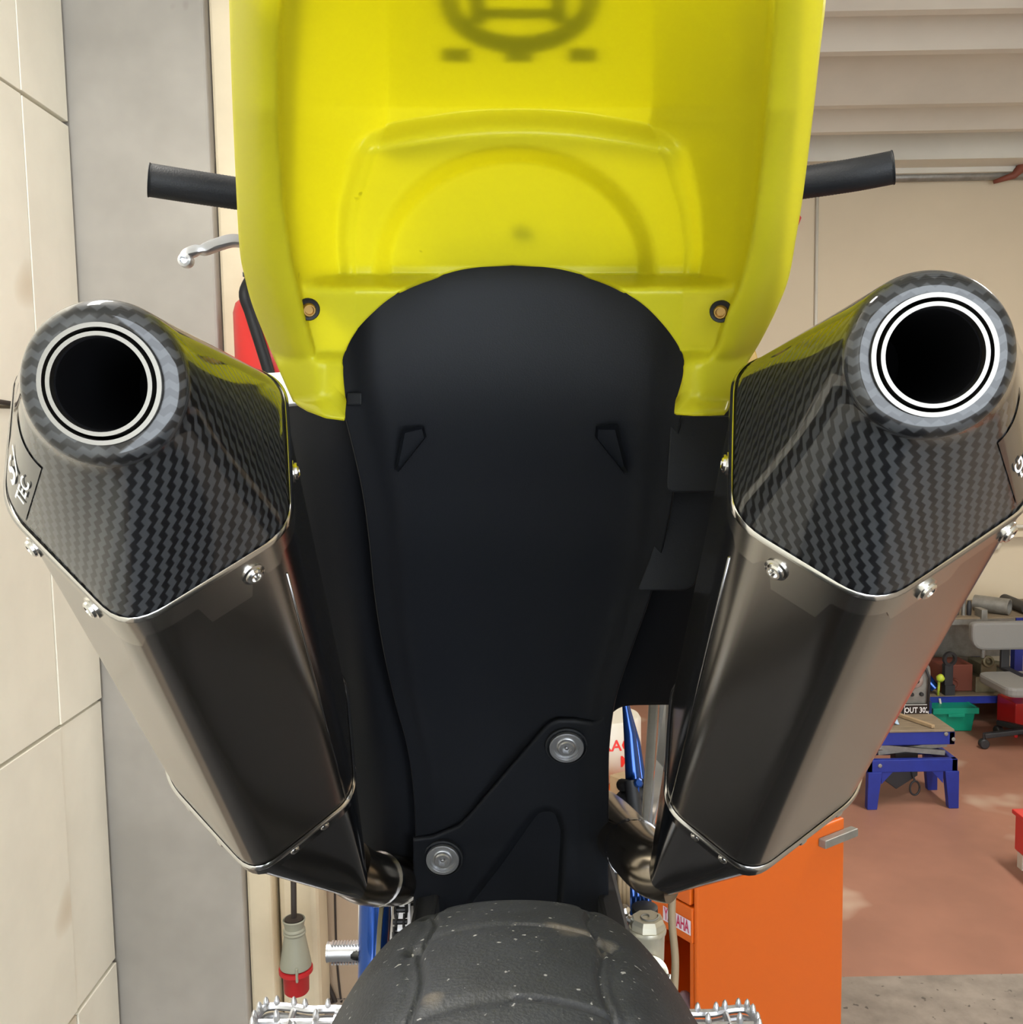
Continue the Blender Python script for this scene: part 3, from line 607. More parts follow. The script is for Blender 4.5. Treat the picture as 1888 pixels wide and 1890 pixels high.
    for tdeg in c['rivets']:
        k = int(NS * ((tdeg + 180) % 360) / 360); n3 = outn(k); o_ = P3(sec[k], E_ - a * 0.007)
        m = MB(); m.lathe(o_, n3, [(0.0042, 0), (0.0040, 0.0014), (0.0026, 0.0024), (0.0010, 0.0027)], 16); m.build('rivet', MT['chrome'], can, smooth=True)
    # lettering sticker wrapped on the outer flank
    def surf(tdeg, t, off=0.0007):
        f = NS * ((tdeg + 180) % 360) / 360; k = int(f) % NS; fr = f - int(f); k2 = (k + 1) % NS
        p = (1 - fr) * np.array(base1[k]) + fr * np.array(base1[k2]); q_ = (1 - fr) * np.array(tipo[k]) + fr * np.array(tipo[k2]); n3 = outn(k)
        return p + (q_ - p) * t + n3 * off
    t0, t1_, v0, v1 = c['stick']
    nr_, nc_ = 14, 14; V = [surf(t0 + (t1_ - t0) * j / (nc_ - 1), v0 + (v1 - v0) * i / (nr_ - 1), 0.0005) for i in range(nr_) for j in range(nc_)]
    st = mk('sticker', V, grid_faces(nr_, nc_), MT['sticker'], can, smooth=True, label='black maker sticker with white letters')
    for (body, size, tc_, vc_, kt, kv) in c['letters']:
        v, f = text_mesh(body, 1.0, 3)
        mk('lettering', [surf(tc_ + p[1] * kt * size, vc_ + p[0] * kv * size, 0.0012) for p in v], f, MT['white'], can)
    return can, I_
mufL = dict(label='left brushed titanium muffler can', poly=[(238, 1172), (538, 985), (524, 714), (285, 622), (36, 690), (18, 945)], base=(280, 862, .52), far=(478, 1372, .775), tip=(187, 709, .395), tipn=(0.06, -1, -0.02), R=.0345, roll=-3, w=.076, h=.100, s=.046, s2=.056,
            seam=-28, tabs=[(-100, -78, .019), (-62, -44, .026), (-40, -30, .016)], bolts=[-93, -42, -135, 8], rivets=[-45, -62, -8, -130, -100], inlet=(652, 1606, .845), inln=(0.75, 0.6, -0.1), ir=.024,
            stick=(-180, -136, .06, .74), letters=[('TEC', 1, -143, .36, -11, .17), ('S/', 1.8, -158, .38, -12, .20)])
mufR = dict(label='right brushed titanium muffler can', poly=[(1614, 1130), (1898, 935), (1888, 660), (1630, 590), (1356, 692), (1350, 968)], base=(1622, 828, .505), far=(1412, 1378, .765), tip=(1722, 656, .38), tipn=(-0.10, -1, -0.02), R=.0335, roll=2, w=.076, h=.100, s=.046, s2=.056,
            seam=-152, tabs=[(-102, -74, .019), (-136, -118, .026), (-152, -142, .016)], bolts=[-90, -134, -45, 178], rivets=[-135, -118, -172, -50, -80], inlet=(1226, 1600, .84), inln=(-0.75, 0.6, -0.1), ir=.025,
            stick=(-44, -4, .06, .74), letters=[('rG', 1, -35, .36, -11, .17), ('I', 2.2, -20, .36, -11, .17)])
mfL, IL = muffler(mufL); mfR, IR = muffler(mufR)
# link pipes
def pipe(pts, r, mat_, name, parent=bike, seg=28, n=40, **kw):
    m = MB(); m.tube(spline([W(*p) for p in pts], n), r, seg); return m.build(name, mat_, parent, smooth=True, angle=60, **kw)
pl = pipe([(640, 1598, .842), (672, 1618, .865), (715, 1625, .93), (770, 1618, 1.02), (860, 1590, 1.12)], .0235, MT['pipe'], 'link_pipe', label='heat-tinted steel link pipe')
pr = pipe([(1240, 1608, .838), (1205, 1598, .852), (1160, 1556, .92), (1110, 1505, 1.03), (1040, 1470, 1.12)], .0265, MT['pipe'], 'link_pipe', label='heat-tinted steel link pipe')
for (p_, q_, par, r) in (((696, 1622, .898), (701, 1623, .906), pl, .0245), ((735, 1623, .960), (739, 1622, .966), pl, .0245), ((1172, 1567, .902), (1168, 1563, .908), pr, .0274)):
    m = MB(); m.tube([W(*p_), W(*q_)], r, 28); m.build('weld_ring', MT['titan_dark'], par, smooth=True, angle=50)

# ---- handlebar, grips, clutch lever
hb = spline([W(440, 357, 1.08), W(560, 372, 1.13), W(760, 440, 1.17), W(950, 446, 1.18), W(1150, 436, 1.17), W(1350, 358, 1.13), W(1480, 338, 1.08)], 40)
m = MB(); m.tube(hb, .011, 14); m.build('handlebar', MT['dark'], bike, smooth=True)
def grip(p0, p1, p2):
    pts = spline([W(*p0), W(*p1), W(*p2)], 90); m = MB(); L_ = len(pts); r = [0.0172 + (0.0003 if (i // 1) % 2 else 0) for i in range(L_)]; r[0] = 0.0178; r[1] = 0.0180; r[2] = .0180; m.tube(pts, r, 32)
    return m.build('grip', MT['rubber'], bike, smooth=True, angle=50, label='black ribbed rubber grip')
grip((274, 332, 1.04), (350, 344, 1.053), (470, 362, 1.085)); grip((1649, 309, 1.04), (1570, 324, 1.053), (1450, 342, 1.085))
lv = spline([W(470, 452, 1.07), W(445, 446, 1.06), (W(425, 445, 1.05)), W(400, 452, 1.04), W(378, 460, 1.03), W(360, 463, 1.025), W(345, 470, 1.02), W(340, 480, 1.018)], 36)
m = MB(); n_ = len(lv)
V = []
for i, p in enumerate(lv):
    t = nrm(lv[min(i + 1, n_ - 1)] - lv[max(i - 1, 0)]); u = nrm(np.cross(t, (0, 1, 0))); w_ = np.cross(t, u); f = i / (n_ - 1)
    ru = 0.0065 * (1 - 0.25 * f) * (0.82 if 0.60 < f < 0.66 else 1); rw = 0.010 * (1 - 0.3 * f)
    for k in range(12):
        a_ = 2 * math.pi * k / 12; V.append(p + u * ru * math.copysign(abs(math.cos(a_)) ** .55, math.cos(a_)) + w_ * rw * math.copysign(abs(math.sin(a_)) ** .55, math.sin(a_)))
m.add(V, [[i * 12 + k, i * 12 + (k + 1) % 12, (i + 1) * 12 + (k + 1) % 12, (i + 1) * 12 + k] for i in range(n_ - 1) for k in range(12)] + [list(range(12)), list(range((n_ - 1) * 12, n_ * 12))])
o_ = W(343, 481, 1.018)
for k in range(1): m.lathe(o_ + np.array([0, .009, 0]), (0, -1, 0), [(0.004, 0), (0.0072, 0.003), (0.0078, 0.009), (0.0068, 0.015), (0.0042, 0.0165), (0.0036, 0.013)], 20)
m.build('clutch_lever', MT['alu'], bike, smooth=True, angle=45, label='silver clutch lever with ball end')

# ---- frame pieces in the gaps: blue fork legs, subframe bars, chain and sprocket, foot pegs
m = MB(); m.tube([W(692, 1640, 1.12), W(690, 1720, 1.12), W(687, 1815, 1.11)], [.0175, .0175, .0165], 24); m.tube([W(703, 1640, 1.16), W(702, 1815, 1.15)], .016, 20); fk = m.build('fork_guard', MT['blue'], bike, smooth=True, angle=40, label='blue anodised tube by the chain')
m = MB(); m.tube([W(668, 1640, 1.13), W(667, 1815, 1.12)], .0042, 12); m.build('edge_strip', MT['alu'], fk, smooth=True)
m = MB(); m.tube([W(1152, 1290, 1.22), W(1162, 1352, 1.22), W(1170, 1448, 1.22)], [.003, .0075, .0105], 24); m.tube([W(1154, 1290, 1.26), W(1174, 1370, 1.26), W(1184, 1450, 1.26)], [.003, .0055, .007], 20); m.build('fork_guard', MT['blue'], bike, smooth=True, angle=40, label='blue anodised tube seen past the mudguard')
m = MB()
for (x, y, r) in ((1172, 1462, .012), (1160, 1480, .014), (1182, 1490, .015), (1170, 1510, .018), (1186, 1522, .016), (1155, 1450, .008), (1190, 1448, .007)): m.lathe(W(x, y, 1.21), nrm((0.3, -1, 0.3)), [(r * .6, -.02), (r, -.012), (r, .004), (r * .7, .010), (r * .35, .012)], 14)
m.tube([W(1165, 1440, 1.2), W(1172, 1500, 1.19), W(1184, 1530, 1.18)], .009, 12); m.build('throttle_body', MT['dark'], bike, smooth=True, angle=40, label='dark cluster of engine fittings')
m = MB(); m.lathe(W(1176, 1446, 1.195), nrm((0.2, -1, 0.5)), [(0.006, 0), (.006, .006), (.004, .008)], 8); m.box(W(1170, 1455, 1.195) - .004, W(1170, 1455, 1.195) + .006); m.build('fitting', MT['blue'], bike)
plate('subframe_bar', [(1198, 1285, .95), (1216, 1285, .95), (1200, 1540, 1.0), (1182, 1540, 1.0)], .96, MT['grey_metal'], 0.012, bike, label='grey alloy subframe bar')
plate('subframe_bar', [(1226, 1278, .90), (1247, 1278, .90), (1228, 1420, .94), (1204, 1545, .97), (1192, 1545, .97), (1212, 1400, .95), (1217, 1298, .92), (1226, 1298, .92)], .95, MT['alu'], 0.010, bike, label='flat silver subframe bar')
plate('subframe_bar', [(1240, 1302, 1.0), (1256, 1302, 1.0), (1240, 1420, 1.02), (1236, 1420, 1.02)], 1.0, MT['cream_plastic'], 0.012, bike, label='cream tube behind the muffler')
# sprocket and chain
so = W(742, 1760, 1.02); m = MB(); m.ring(so - X * 0.004, X, .062, .078, .005, 64)
for k in range(5):
    t = 2 * math.pi * k / 5 + .3; m.beam(so + np.array([0, .02 * math.cos(t), .02 * math.sin(t)]), so + np.array([0, .064 * math.cos(t), .064 * math.sin(t)]), .004, .02, (1, 0, 0))
m.ring(so - X * .004, X, .014, .026, .005, 32); m.build('sprocket', MT['alu'], bike, smooth=True, angle=30, label='silver sprocket behind the tyre')
m = MB()
for k in range(44):
    t = 2 * math.pi * k / 44; dv = np.array([0, math.cos(t), math.sin(t)]); tv = np.array([0, -math.sin(t), math.cos(t)]); o_ = so + dv * .085 + X * 0.006
    for s in (-1, 1): m.obox(o_ + X * (s * .0055 if k % 2 else s * .0038), X * .0009, tv * .0066, dv * .0042)
    m.tube([o_ - X * .007, o_ + X * .007], .0028, 8)
m.build('chain', MT['dark'], bike, smooth=True, angle=30, label='dark drive chain')
m = MB(); m.ring(W(738, 1775, 1.0) - X * 0.012, X, .094, .098, .004, 60); m.build('chain_guide', MT['olive'], bike)
# shift lever tip: knurled silver cylinder
o_ = W(605, 1757, 1.12); m = MB(); L_ = .040
nx, na = 44, 72; xs_ = np.linspace(0, L_, nx); V = []      # sleeve with a round hole cut in its side
for x_ in xs_:
    for k in range(na):
        t = 2 * math.pi * k / na; V.append(o_ + X * x_ + .0108 * np.array([0, -math.cos(t), math.sin(t)]))
Fs = []
for i in range(nx - 1):
    for k in range(na):
        t = (2 * math.pi * (k + .5) / na + math.pi) % (2 * math.pi) - math.pi
        if ((xs_[i] + xs_[i + 1]) / 2 - .034) ** 2 + (.0108 * t) ** 2 > .0062 ** 2: Fs.append([i * na + k, i * na + (k + 1) % na, (i + 1) * na + (k + 1) % na, (i + 1) * na + k])
m.add(V, Fs); m.ring(o_ - X * .0006, X, .0098, .0114, .0016, 40)
for k in range(10):
    for s in (1, -1): m.obox(o_ + X * (0.006 + k * .0034) + np.array([0, -.002, s * .0112]), X * .0011, np.array([0, .005, 0]), np.array([0, 0, .0010]))
sl = m.build('shift_lever_tip', MT['alu'], bike, smooth=True, angle=35, label='knurled silver shift lever tip')
m = MB(); m.tube([o_ + X * .012, o_ + X * .075], .006, 12); m.build('shift_shaft', MT['grey_metal'], bike, smooth=True)
def foot_peg(px0, px1, py, d, flip):
    m = MB(); a = W(px0, py, d); b = W(px1, py, d); e = empty  # frame loop with pointed teeth
    Lx = b[0] - a[0]; c = (a + b) / 2; c[2] = a[2]; hw = .024; pts = []
    shape = [(-.5, 0), (-.47, .75), (-.36, 1.0), (-.10, .90), (.1, .72), (.5, .62), (.5, -.62), (.1, -.72), (-.10, -.90), (-.36, -1), (-.47, -.75)]
    pts = [c + np.array([flip * s * Lx, t * hw, 0.0]) for s, t in shape]; loop = spline(pts + [pts[0]], 60)
    m.tube(loop, .0042, 8, cap=False)
    low = [p - (0, 0, .010) for p in loop]; m.tube(low, .0034, 8, cap=False)
    m.tube([c + np.array([flip * -.10 * Lx, -.9 * hw, -.002]), c + np.array([flip * -.10 * Lx, .9 * hw, -.002])], .0036, 8)
    m.tube([c + np.array([flip * -.47 * Lx, 0, -.002]), c + np.array([flip * .5 * Lx, 0, -.002])], .0036, 8)
    m.box(c + np.array([-(.5) * Lx if flip < 0 else .38 * Lx, -.014, -.016]), c + np.array([-.38 * Lx if flip < 0 else .5 * Lx, .014, -.002]))
    for p in loop[::4]: m.lathe(p, (0, 0, 1), [(.0036, 0), (.0032, .005), (.0022, .0095), (.0008, .0115)], 8)
    for s in (-.25, .2): m.lathe(c + np.array([flip * s * Lx, 0, 0]), (0, 0, 1), [(.0036, 0), (.0032, .005), (.0022, .0095), (.0008, .0115)], 8)
    return m.build('foot_peg', MT['alu'], bike, smooth=True, angle=40, label='toothed silver foot peg')
foot_peg(470, 632, 1884, .98, 1); foot_peg(1268, 1398, 1890, .98, -1)

# ---- brake reservoir with hex cap on the right
e_o = W(1195, 1768, .98); m = MB(); Z = np.array([0, 0, 1.])
m.lathe(e_o, Z, [(.014, -.012), (.0165, 0), (.0168, .012), (.0172, .026), (.0185, .0275), (.0190, .030), (.0185, .033)], 32)
cyl = m.build('brake_reservoir', MT['reservoir'], bike, smooth=True, angle=40, label='cream alloy brake reservoir')
m = MB(); m.lathe(e_o, Z, [(.0178, .033), (.0172, .039), (.0148, .043)], 8); m.build('hex_cap', MT['reservoir'], cyl)
sp_ = [e_o + np.array([(.0015 + .0015 * t) * math.cos(t), (.0015 + .0015 * t) * math.sin(t), .0435]) for t in np.linspace(0, 6.5, 40)]
m = MB(); m.tube(sp_, .0008, 6); m.build('spiral_mark', MT['grey_metal'], cyl, smooth=True)
m = MB(); ec = W(1194, 1794, .968); m.ring(ec, nrm((0.1, -1, 0.25)), .0125, .0190, .012, 36); m.ring(ec + np.array([0, -.006, 0]), nrm((0.1, -1, 0.25)), .0112, .0148, .008, 36); m.build('eye_mount', MT['reservoir'], cyl, smooth=True, angle=40)
m = MB(); m.tube([W(1120, 1668, 1.0), W(1150, 1690, .99), W(1180, 1706, .985)], .0042, 10); m.lathe(W(1140, 1683, .993), nrm(W(1180, 1706, .985) - W(1120, 1668, 1.0)), [(.0065, -.004), (.0065, .004)], 6); m.lathe(W(1152, 1688, .99), (0, -.4, 1), [(.004, 0), (.006, .004), (.006, .008), (.003, .012)], 12); m.build('brake_line', MT['chrome'], cyl, smooth=True, angle=35)
m = MB(); m.lathe(W(1190, 1690, 1.05), Z, [(.012, 0), (.014, .004), (.014, .010), (.010, .012)], 20); m.build('filler_neck', MT['dark'], cyl, smooth=True, angle=40)
m = MB(); m.tube(spline([W(1218, 1796, .955), W(1228, 1802, .95), W(1233, 1812, .948), W(1236, 1798, .95)], 20), .0026, 8); m.build('pin_clip', MT['chrome'], cyl, smooth=True)
# engine block behind: fins and cases seen in the slits
m = MB(); lo, hi = W(1122, 1705, 1.06), W(1168, 1560, 1.12); m.box((lo[0], 1.06, lo[2] - .12), (hi[0] - .012, 1.20, hi[2]))
for k in range(4): m.box((lo[0] - .002, 1.055, lo[2] + .012 * k), (hi[0] - .010, 1.06, lo[2] + .012 * k + .005))
m.build('engine_case', MT['grey_metal'], bike, bevel=.003)
m = MB()
for k in range(3): m.tube([W(1143 + k * 7, 1560, 1.03), W(1144 + k * 7, 1700, 1.02)], .0028, 10)
m.build('cable_bundle', MT['pale_wood'], bike, smooth=True, label='tan cables beside the engine')
m = MB()
for k in range(4): m.tube([W(1166 + k * 9, 1590, 1.08), W(1168 + k * 9, 1720, 1.07)], .0052, 12)
m.build('hose_bundle', MT['blue'], bike, smooth=True, label='dark blue hoses beside the engine')
m = MB(); m.box((W(770, 1690, 1.1)[0], 1.03, 1.28), (W(1125, 1690, 1.05)[0] - .01, 1.45, 1.72)); m.build('engine_block', MT['dark'], bike, bevel=.01)
m = MB(); m.box((-0.09, 1.0, 1.7), (.09, 1.5, 2.0)); m.build('frame_spine', MT['dark'], bike, bevel=.02)
m = MB(); m.tube(spline([W(1241, 1640, .93), W(1240, 1700, .93), W(1246, 1770, .93), W(1244, 1840, .92), W(1240, 1960, .92)], 30), .0038, 10); m.build('breather_hose', MT['tan_hose'], bike, smooth=True, label='thin tan hose hanging below the muffler')
# forward part of the machine: fork, front wheel
for s in (-1, 1):
    m = MB(); m.tube([(s * .095, 1.78, 1.32), (s * .095, 1.45, 2.08)], [.026, .022], 20); m.build('fork_leg', MT['dark'], bike, smooth=True, angle=40)
m = MB(); fc = np.array([0, 1.85, TC[2] - R_T - .08 + .29]); m.ring(fc - X * .05, X, .21, .29, .10, 72); m.build('front_tyre', MT['rubber'], bike, bevel=.02)
m = MB(); m.box((-.035, .62, 1.29), (.035, .66, 1.33)); 
m = MB(); 
for s in (-1, 1): m.beam((s * .10, TC[1] - .03, TC[2]), (s * .085, 1.12, 1.42), .022, .05)
m.beam((-.10, 1.0, 1.40), (.10, 1.0, 1.40), .03, .05); m.tube([(-.12, TC[1], TC[2]), (.12, TC[1], TC[2])], .01, 14); m.build('swingarm', MT['dark'], bike, bevel=.004)
# added, unseen lift: its dark deck darkens the muffler reflections and carries the tyre
zd = TC[2] - R_T - .001
lift = empty('added_motorcycle_lift', (0, .4, 0)); tag(lift, 'added dark lift deck, out of view, darkening muffler reflections and carrying the rear tyre', 'lift')
m = MB(); m.box((-.36, -.55, zd - .05), (.36, 1.15, zd)); m.build('deck', MT['deck'], lift, bevel=.004)
m = MB(); m.box((-.06, 1.15, zd - .12), (.06, 2.2, zd - .082)); m.build('front_beam', MT['deck'], lift)
for sy in (-.35, .85):
    m = MB(); m.box((-.06, sy - .06, .06), (.06, sy + .06, zd - .05)); m.build('column', MT['deck'], lift)
m = MB(); m.box((-.3, -.6, 0), (.3, 1.1, .06)); m.build('base', MT['deck'], lift, bevel=.006)

# ------------------------------------------------------------------ things by the left wall
PY = 2.9 * LK
# fire extinguisher hanging by the boards
fe_c = onY(492, 690, YE); ex = empty('fire_extinguisher', (fe_c[0], YE - .02, onY(490, 790, YE)[2])); tag(ex, 'red fire extinguisher with black hose beside the cream board', 'extinguisher')
zt = onY(460, 545, YE - .02)[2]; zb = onY(490, 790, YE)[2]; cx_ = onY(500, 600, YE - .02)[0]; rr_ = abs(onY(434, 620, YE - .02)[0] - cx_)
m = MB(); m.lathe((cx_, YE - .02, zb), (0, 0, 1), [(rr_ * .9, 0), (rr_, .015), (rr_, zt - zb - .05), (rr_ * .93, zt - zb - .025), (rr_ * .7, zt - zb - .004), (rr_ * .3, zt - zb + .012), (.018, zt - zb + .03)], 40); body = m.build('cylinder', MT['red'], ex, smooth=True, angle=40)
m = MB(); m.tube(spline([(cx_ - .02, YE - .08, zt + .06), onY(452, 540, YE - .16), onY(463, 580, YE - .16), onY(482, 640, YE - .16), onY(497, 690, YE - .16), onY(510, 750, YE - .15)], 30), .016, 12); m.build('hose', MT['rubber'], ex, smooth=True)
m = MB(); m.lathe((cx_, YE - .02, zt + .01), (0, 0, 1), [(.02, 0), (.024, .02), (.016, .05)], 16); m.box((cx_ - .07, YE - .035, zt + .05), (cx_ + .04, YE - .005, zt + .062)); m.build('valve', MT['dark'], ex)
m = MB(); m.box((cx_ - .03, YE + .04, zb + .1), (cx_ + .03, YT - .001, zb + .16)); m.box((cx_ - rr_ - .012, YE - .025, zb + .10), (cx_ - rr_ + .004, YE + .06, zb + .13)); m.build('wall_bracket', MT['red'], ex)
# three-phase plug on its cable
pc = onY(545, 1760, PY); zz = lambda py: onY(545, py, PY)[2]; k_ = PY / 1800.0
pg = empty('power_plug', (pc[0], PY, zz(1830))); tag(pg, 'grey and red industrial power plug hanging on a black cable', 'plug')
m = MB(); z0 = zz(1782); m.lathe((pc[0], PY, z0), Z, [(30 * k_, 0), (29.5 * k_, 8 * k_), (27 * k_, 22 * k_), (22 * k_, 52 * k_), (20 * k_, 64 * k_), (21.5 * k_, 66 * k_), (21.5 * k_, 68 * k_), (19 * k_, 70 * k_), (20.8 * k_, 72 * k_), (20.8 * k_, 74 * k_), (18.0 * k_, 77 * k_), (19 * k_, 82 * k_), (19.5 * k_, 86 * k_), (21 * k_, 90 * k_), (21.8 * k_, 93 * k_), (20.5 * k_, 95 * k_), (17 * k_, 90 * k_)], 40); m.build('housing', MT['plug_grey'], pg, smooth=True, angle=45)
m = MB(); m.lathe((pc[0], PY, zz(1830)), Z, [(22 * k_, 0), (24 * k_, 3 * k_), (25 * k_, 34 * k_), (30 * k_, 40 * k_), (32.5 * k_, 42 * k_), (32.5 * k_, 49 * k_), (29 * k_, 50 * k_)], 40); m.build('collar', MT['plug_red'], pg, smooth=True, angle=40)
m = MB(); m.box((pc[0] + 6 * k_, PY - 33 * k_, zz(1798)), (pc[0] + 11 * k_, PY - 24 * k_, zz(1772))); m.build('latch', MT['plug_grey'], pg, bevel=.003)
m = MB(); m.lathe((pc[0], PY, zz(1700)), Z, [(17.5 * k_, 0), (17.5 * k_, 6 * k_), (7 * k_, 8 * k_)], 30); m.build('gland', MT['cable'], pg, smooth=True, angle=40)
m = MB(); m.tube(spline([(pc[0], PY, zz(1700)), onY(542, 1650, PY), onY(541, 1500, PY + .05), (pc[0] + .005, YB1 + .03, zz(1400))], 40), 5.5 * k_, 12); m.build('cable', MT['cable'], pg, smooth=True)
m = MB(); m.tube(spline([onY(592, 1300, (YT - .02)), onY(586, 1660, (YT - .02)), onY(589, 1740, (YT - .02)), onY(603, 1810, (YT - .02)), onY(622, 1862, (YT - .02)), onY(632, 1960, (YT - .02)), (onY(636, 1960, (YT - .02))[0], (YT - .02), 0.0)], 40), .008, 10); tag(m.build('cable', MT['cable'], smooth=True), 'dark cable hanging down the tan wall', 'cable')
m = MB(); m.tube(spline([onY(616, 1500, (YT - .005)), onY(619, 1700, (YT - .005)), onY(624, 1800, (YT - .005)), onY(636, 1890, (YT - .005)), (onY(640, 1960, (YT - .005))[0], (YT - .005), 0.0)], 30), .0035, 8); tag(m.build('wire', MT['cable'], smooth=True), 'thin dark wire on the tan wall beside the cable', 'wire')
c0 = onX(2, 742, XL + .004); c1 = onX(34, 747, XL + .004)
m = MB(); m.tube([(XL + .004, c0[1] - .6, c0[2] + .01), c0, c1, (XL + .004, c1[1] + .35, c1[2] - .01)], .006, 8); tag(m.build('cable', MT['cable'], smooth=True), 'dark cable running level along the cream block wall', 'cable')

# ------------------------------------------------------------------ orange tool cabinet
A = np.array([.0, 0, 0]); A[:2] = W(1287, 1700, 2.12)[:2]; Bc = W(1556, 1700, 2.42)[:2]
ux = np.array([Bc[0] - A[0], Bc[1] - A[1], 0]); Lx_ = np.linalg.norm(ux); ux = ux / Lx_; uy = np.array([-ux[1], ux[0], 0]); Dy = 0.52
zt = W(1557, 1502, 2.42)[2]
cab = empty('tool_cabinet', (A[0], A[1], 0)); tag(cab, 'orange steel tool cabinet with a maker sticker and open lower shelf', 'cabinet')
Q = lambda s, t, z: A + ux * s + uy * t + np.array([0, 0, z])
def qbox(m, s0, s1, t0, t1, z0, z1): return m.hexa([Q(s0, t0, z0), Q(s1, t0, z0), Q(s1, t1, z0), Q(s0, t1, z0), Q(s0, t0, z1), Q(s1, t0, z1), Q(s1, t1, z1), Q(s0, t1, z1)])
zrail = W(1281, 1745, 2.13)[2]; zdr = W(1281, 1674, 2.13)[2]; ztx = W(1278, 1712, 2.135)[2]
m = MB(); qbox(m, 0, Lx_, 0, .012, 0, zt); m.build('side_wall', MT['orange'], cab, bevel=.004)
m = MB(); qbox(m, 0.03, Lx_, Dy - .012, Dy, 0, zt); m.build('side_wall', MT['orange'], cab)
m = MB(); qbox(m, Lx_ - .012, Lx_, 0.012, Dy - .012, 0, zt); m.build('back_wall', MT['orange'], cab)
m = MB(); qbox(m, 0, Lx_, 0.012, Dy, zt - .014, zt + .001); m.build('top', MT['orange'], cab, bevel=.003)
m = MB(); qbox(m, 0.0, Lx_ - .012, 0.012, Dy - .012, zrail + .004, zrail + .012); m.build('divider', MT['orange'], cab)
m = MB(); qbox(m, -0.004, .02, 0.012, Dy - .004, zrail, zdr - .002); fr = m.build('front_rail', MT['orange'], cab, bevel=.003)
m = MB(); qbox(m, -0.004, .02, 0.018, Dy - .004, zdr + .002, zt - .016); dr = m.build('drawer', MT['orange'], cab, bevel=.003)
m = MB(); qbox(m, -0.02, -.004, .06, Dy - .06, zt - .05, zt - .04); m.build('drawer_pull', MT['orange'], dr, bevel=.002)
m = MB(); qbox(m, 0.0, Lx_ - .012, 0.012, Dy - .012, .40, .415); m.build('shelf', MT['orange'], cab)
m = MB(); qbox(m, 0, .02, 0.012, .022, 0, zrail); m.build('front_post', MT['orange'], cab)
# sticker with maker name
sc = Q(-.0052, .058, ztx)
m = MB(); m.hexa([sc + uy * s * .043 + np.array([0, 0, t * .0165]) + ux * e_ for e_ in (0, -.0008) for (s, t) in ((-1, -1), (1, -1), (1, 1), (-1, 1))]); m.build('name_sticker', MT['lilac_print'], cab)
text_on('lettering', 'YAMAHA', .040, sc - ux * .0012, -uy, (0, 0, 1), MT['magenta'], cab, off=0.0004, bold=.47)
# silver handle tray on the right
hp = W(1540, 1530, 2.44); m = MB(); hz = hp[2]
m.hexa([Q(s, t, z) for z in (zt - .055, zt - .018) for (s, t) in ((Lx_ - .10, -.004), (Lx_ + .035, -.004), (Lx_ + .035, .20), (Lx_ - .10, .20))]) if False else None
qbox(m, Lx_ - .10, Lx_ + .025, -.022, -.0005, zt - .046, zt - .026); m.build('tray_handle', MT['grey_metal'], cab, bevel=.002)
# cloth crumpled on the cabinet shelf
def cloth(name, c, sx, sy, h, mat_, label, seed):
    r = random.Random(seed); n = 18; V = []; ph = [r.uniform(0, 6) for _ in range(6)]
    for i in range(n):
        for j in range(n):
            u, v = i / (n - 1) * 2 - 1, j / (n - 1) * 2 - 1; rr2 = max(0, 1 - (u * u + v * v) * .55)
            z = h * rr2 * (0.55 + .25 * math.sin(5 * u + ph[0] + 2 * v) + .25 * math.sin(6 * v + ph[1] - 3 * u)) + .001
            V.append((c[0] + sx * u * (1 + .1 * math.sin(3 * v + ph[2])), c[1] + sy * v * (1 + .1 * math.sin(4 * u + ph[3])), c[2] + max(.001, z)))
    return tag(mk(name, V, grid_faces(n, n), mat_, smooth=True, solid=.003), label, 'cloth')
cl = Q(.14, .14, .418); cloth('cloth', cl, .09, .10, .10, MT['lilac'], 'crumpled lilac cloth inside the orange cabinet', 3)
# cream canister standing on the cabinet
jc = Q(.16, .36, zt + .002); jc2 = W(1140, 1400, 2.62)
jc = np.array([jc2[0] - .02, 2.62, zt + .002]); jh = onY(1140, 1318, 2.62)[2] - zt
m = MB(); m.lathe(jc, Z, [(.055, 0), (.085, .03), (.092, .06), (.092, jh - .012), (.086, jh - .002), (.03, jh)], 36); can_ = m.build('canister', MT['cream_plastic'], smooth=True, angle=40, origin=jc); tag(can_, 'cream canister with red lettering standing on the orange cabinet', 'canister')
def wrap_text(body, size, zc_, a0, mat_, off):
    v, f = text_mesh(body, size); r_ = .0925 + off
    return mk('lettering', [(jc[0] + r_ * math.sin(a0 + p[0] / r_), jc[1] - r_ * math.cos(a0 + p[0] / r_), zc_ + p[1]) for p in v], f, mat_, can_)
wrap_text('RACE', .042, onY(1140, 1377, 2.53)[2], .30, MT['decal_red'], .0005); wrap_text('M1', .042, onY(1150, 1407, 2.53)[2], .55, MT['decal_red'], .0005)
m = MB(); q = Q(.06, .33, 0); m.obox((q[0] + .03, 2.40, zt + .045), (.03, .02, 0), (-.014, .02, 0), (0, 0, .043)); tag(m.build('carton', MT['pale_wood'], bevel=.002), 'small brown carton on the orange cabinet', 'carton')

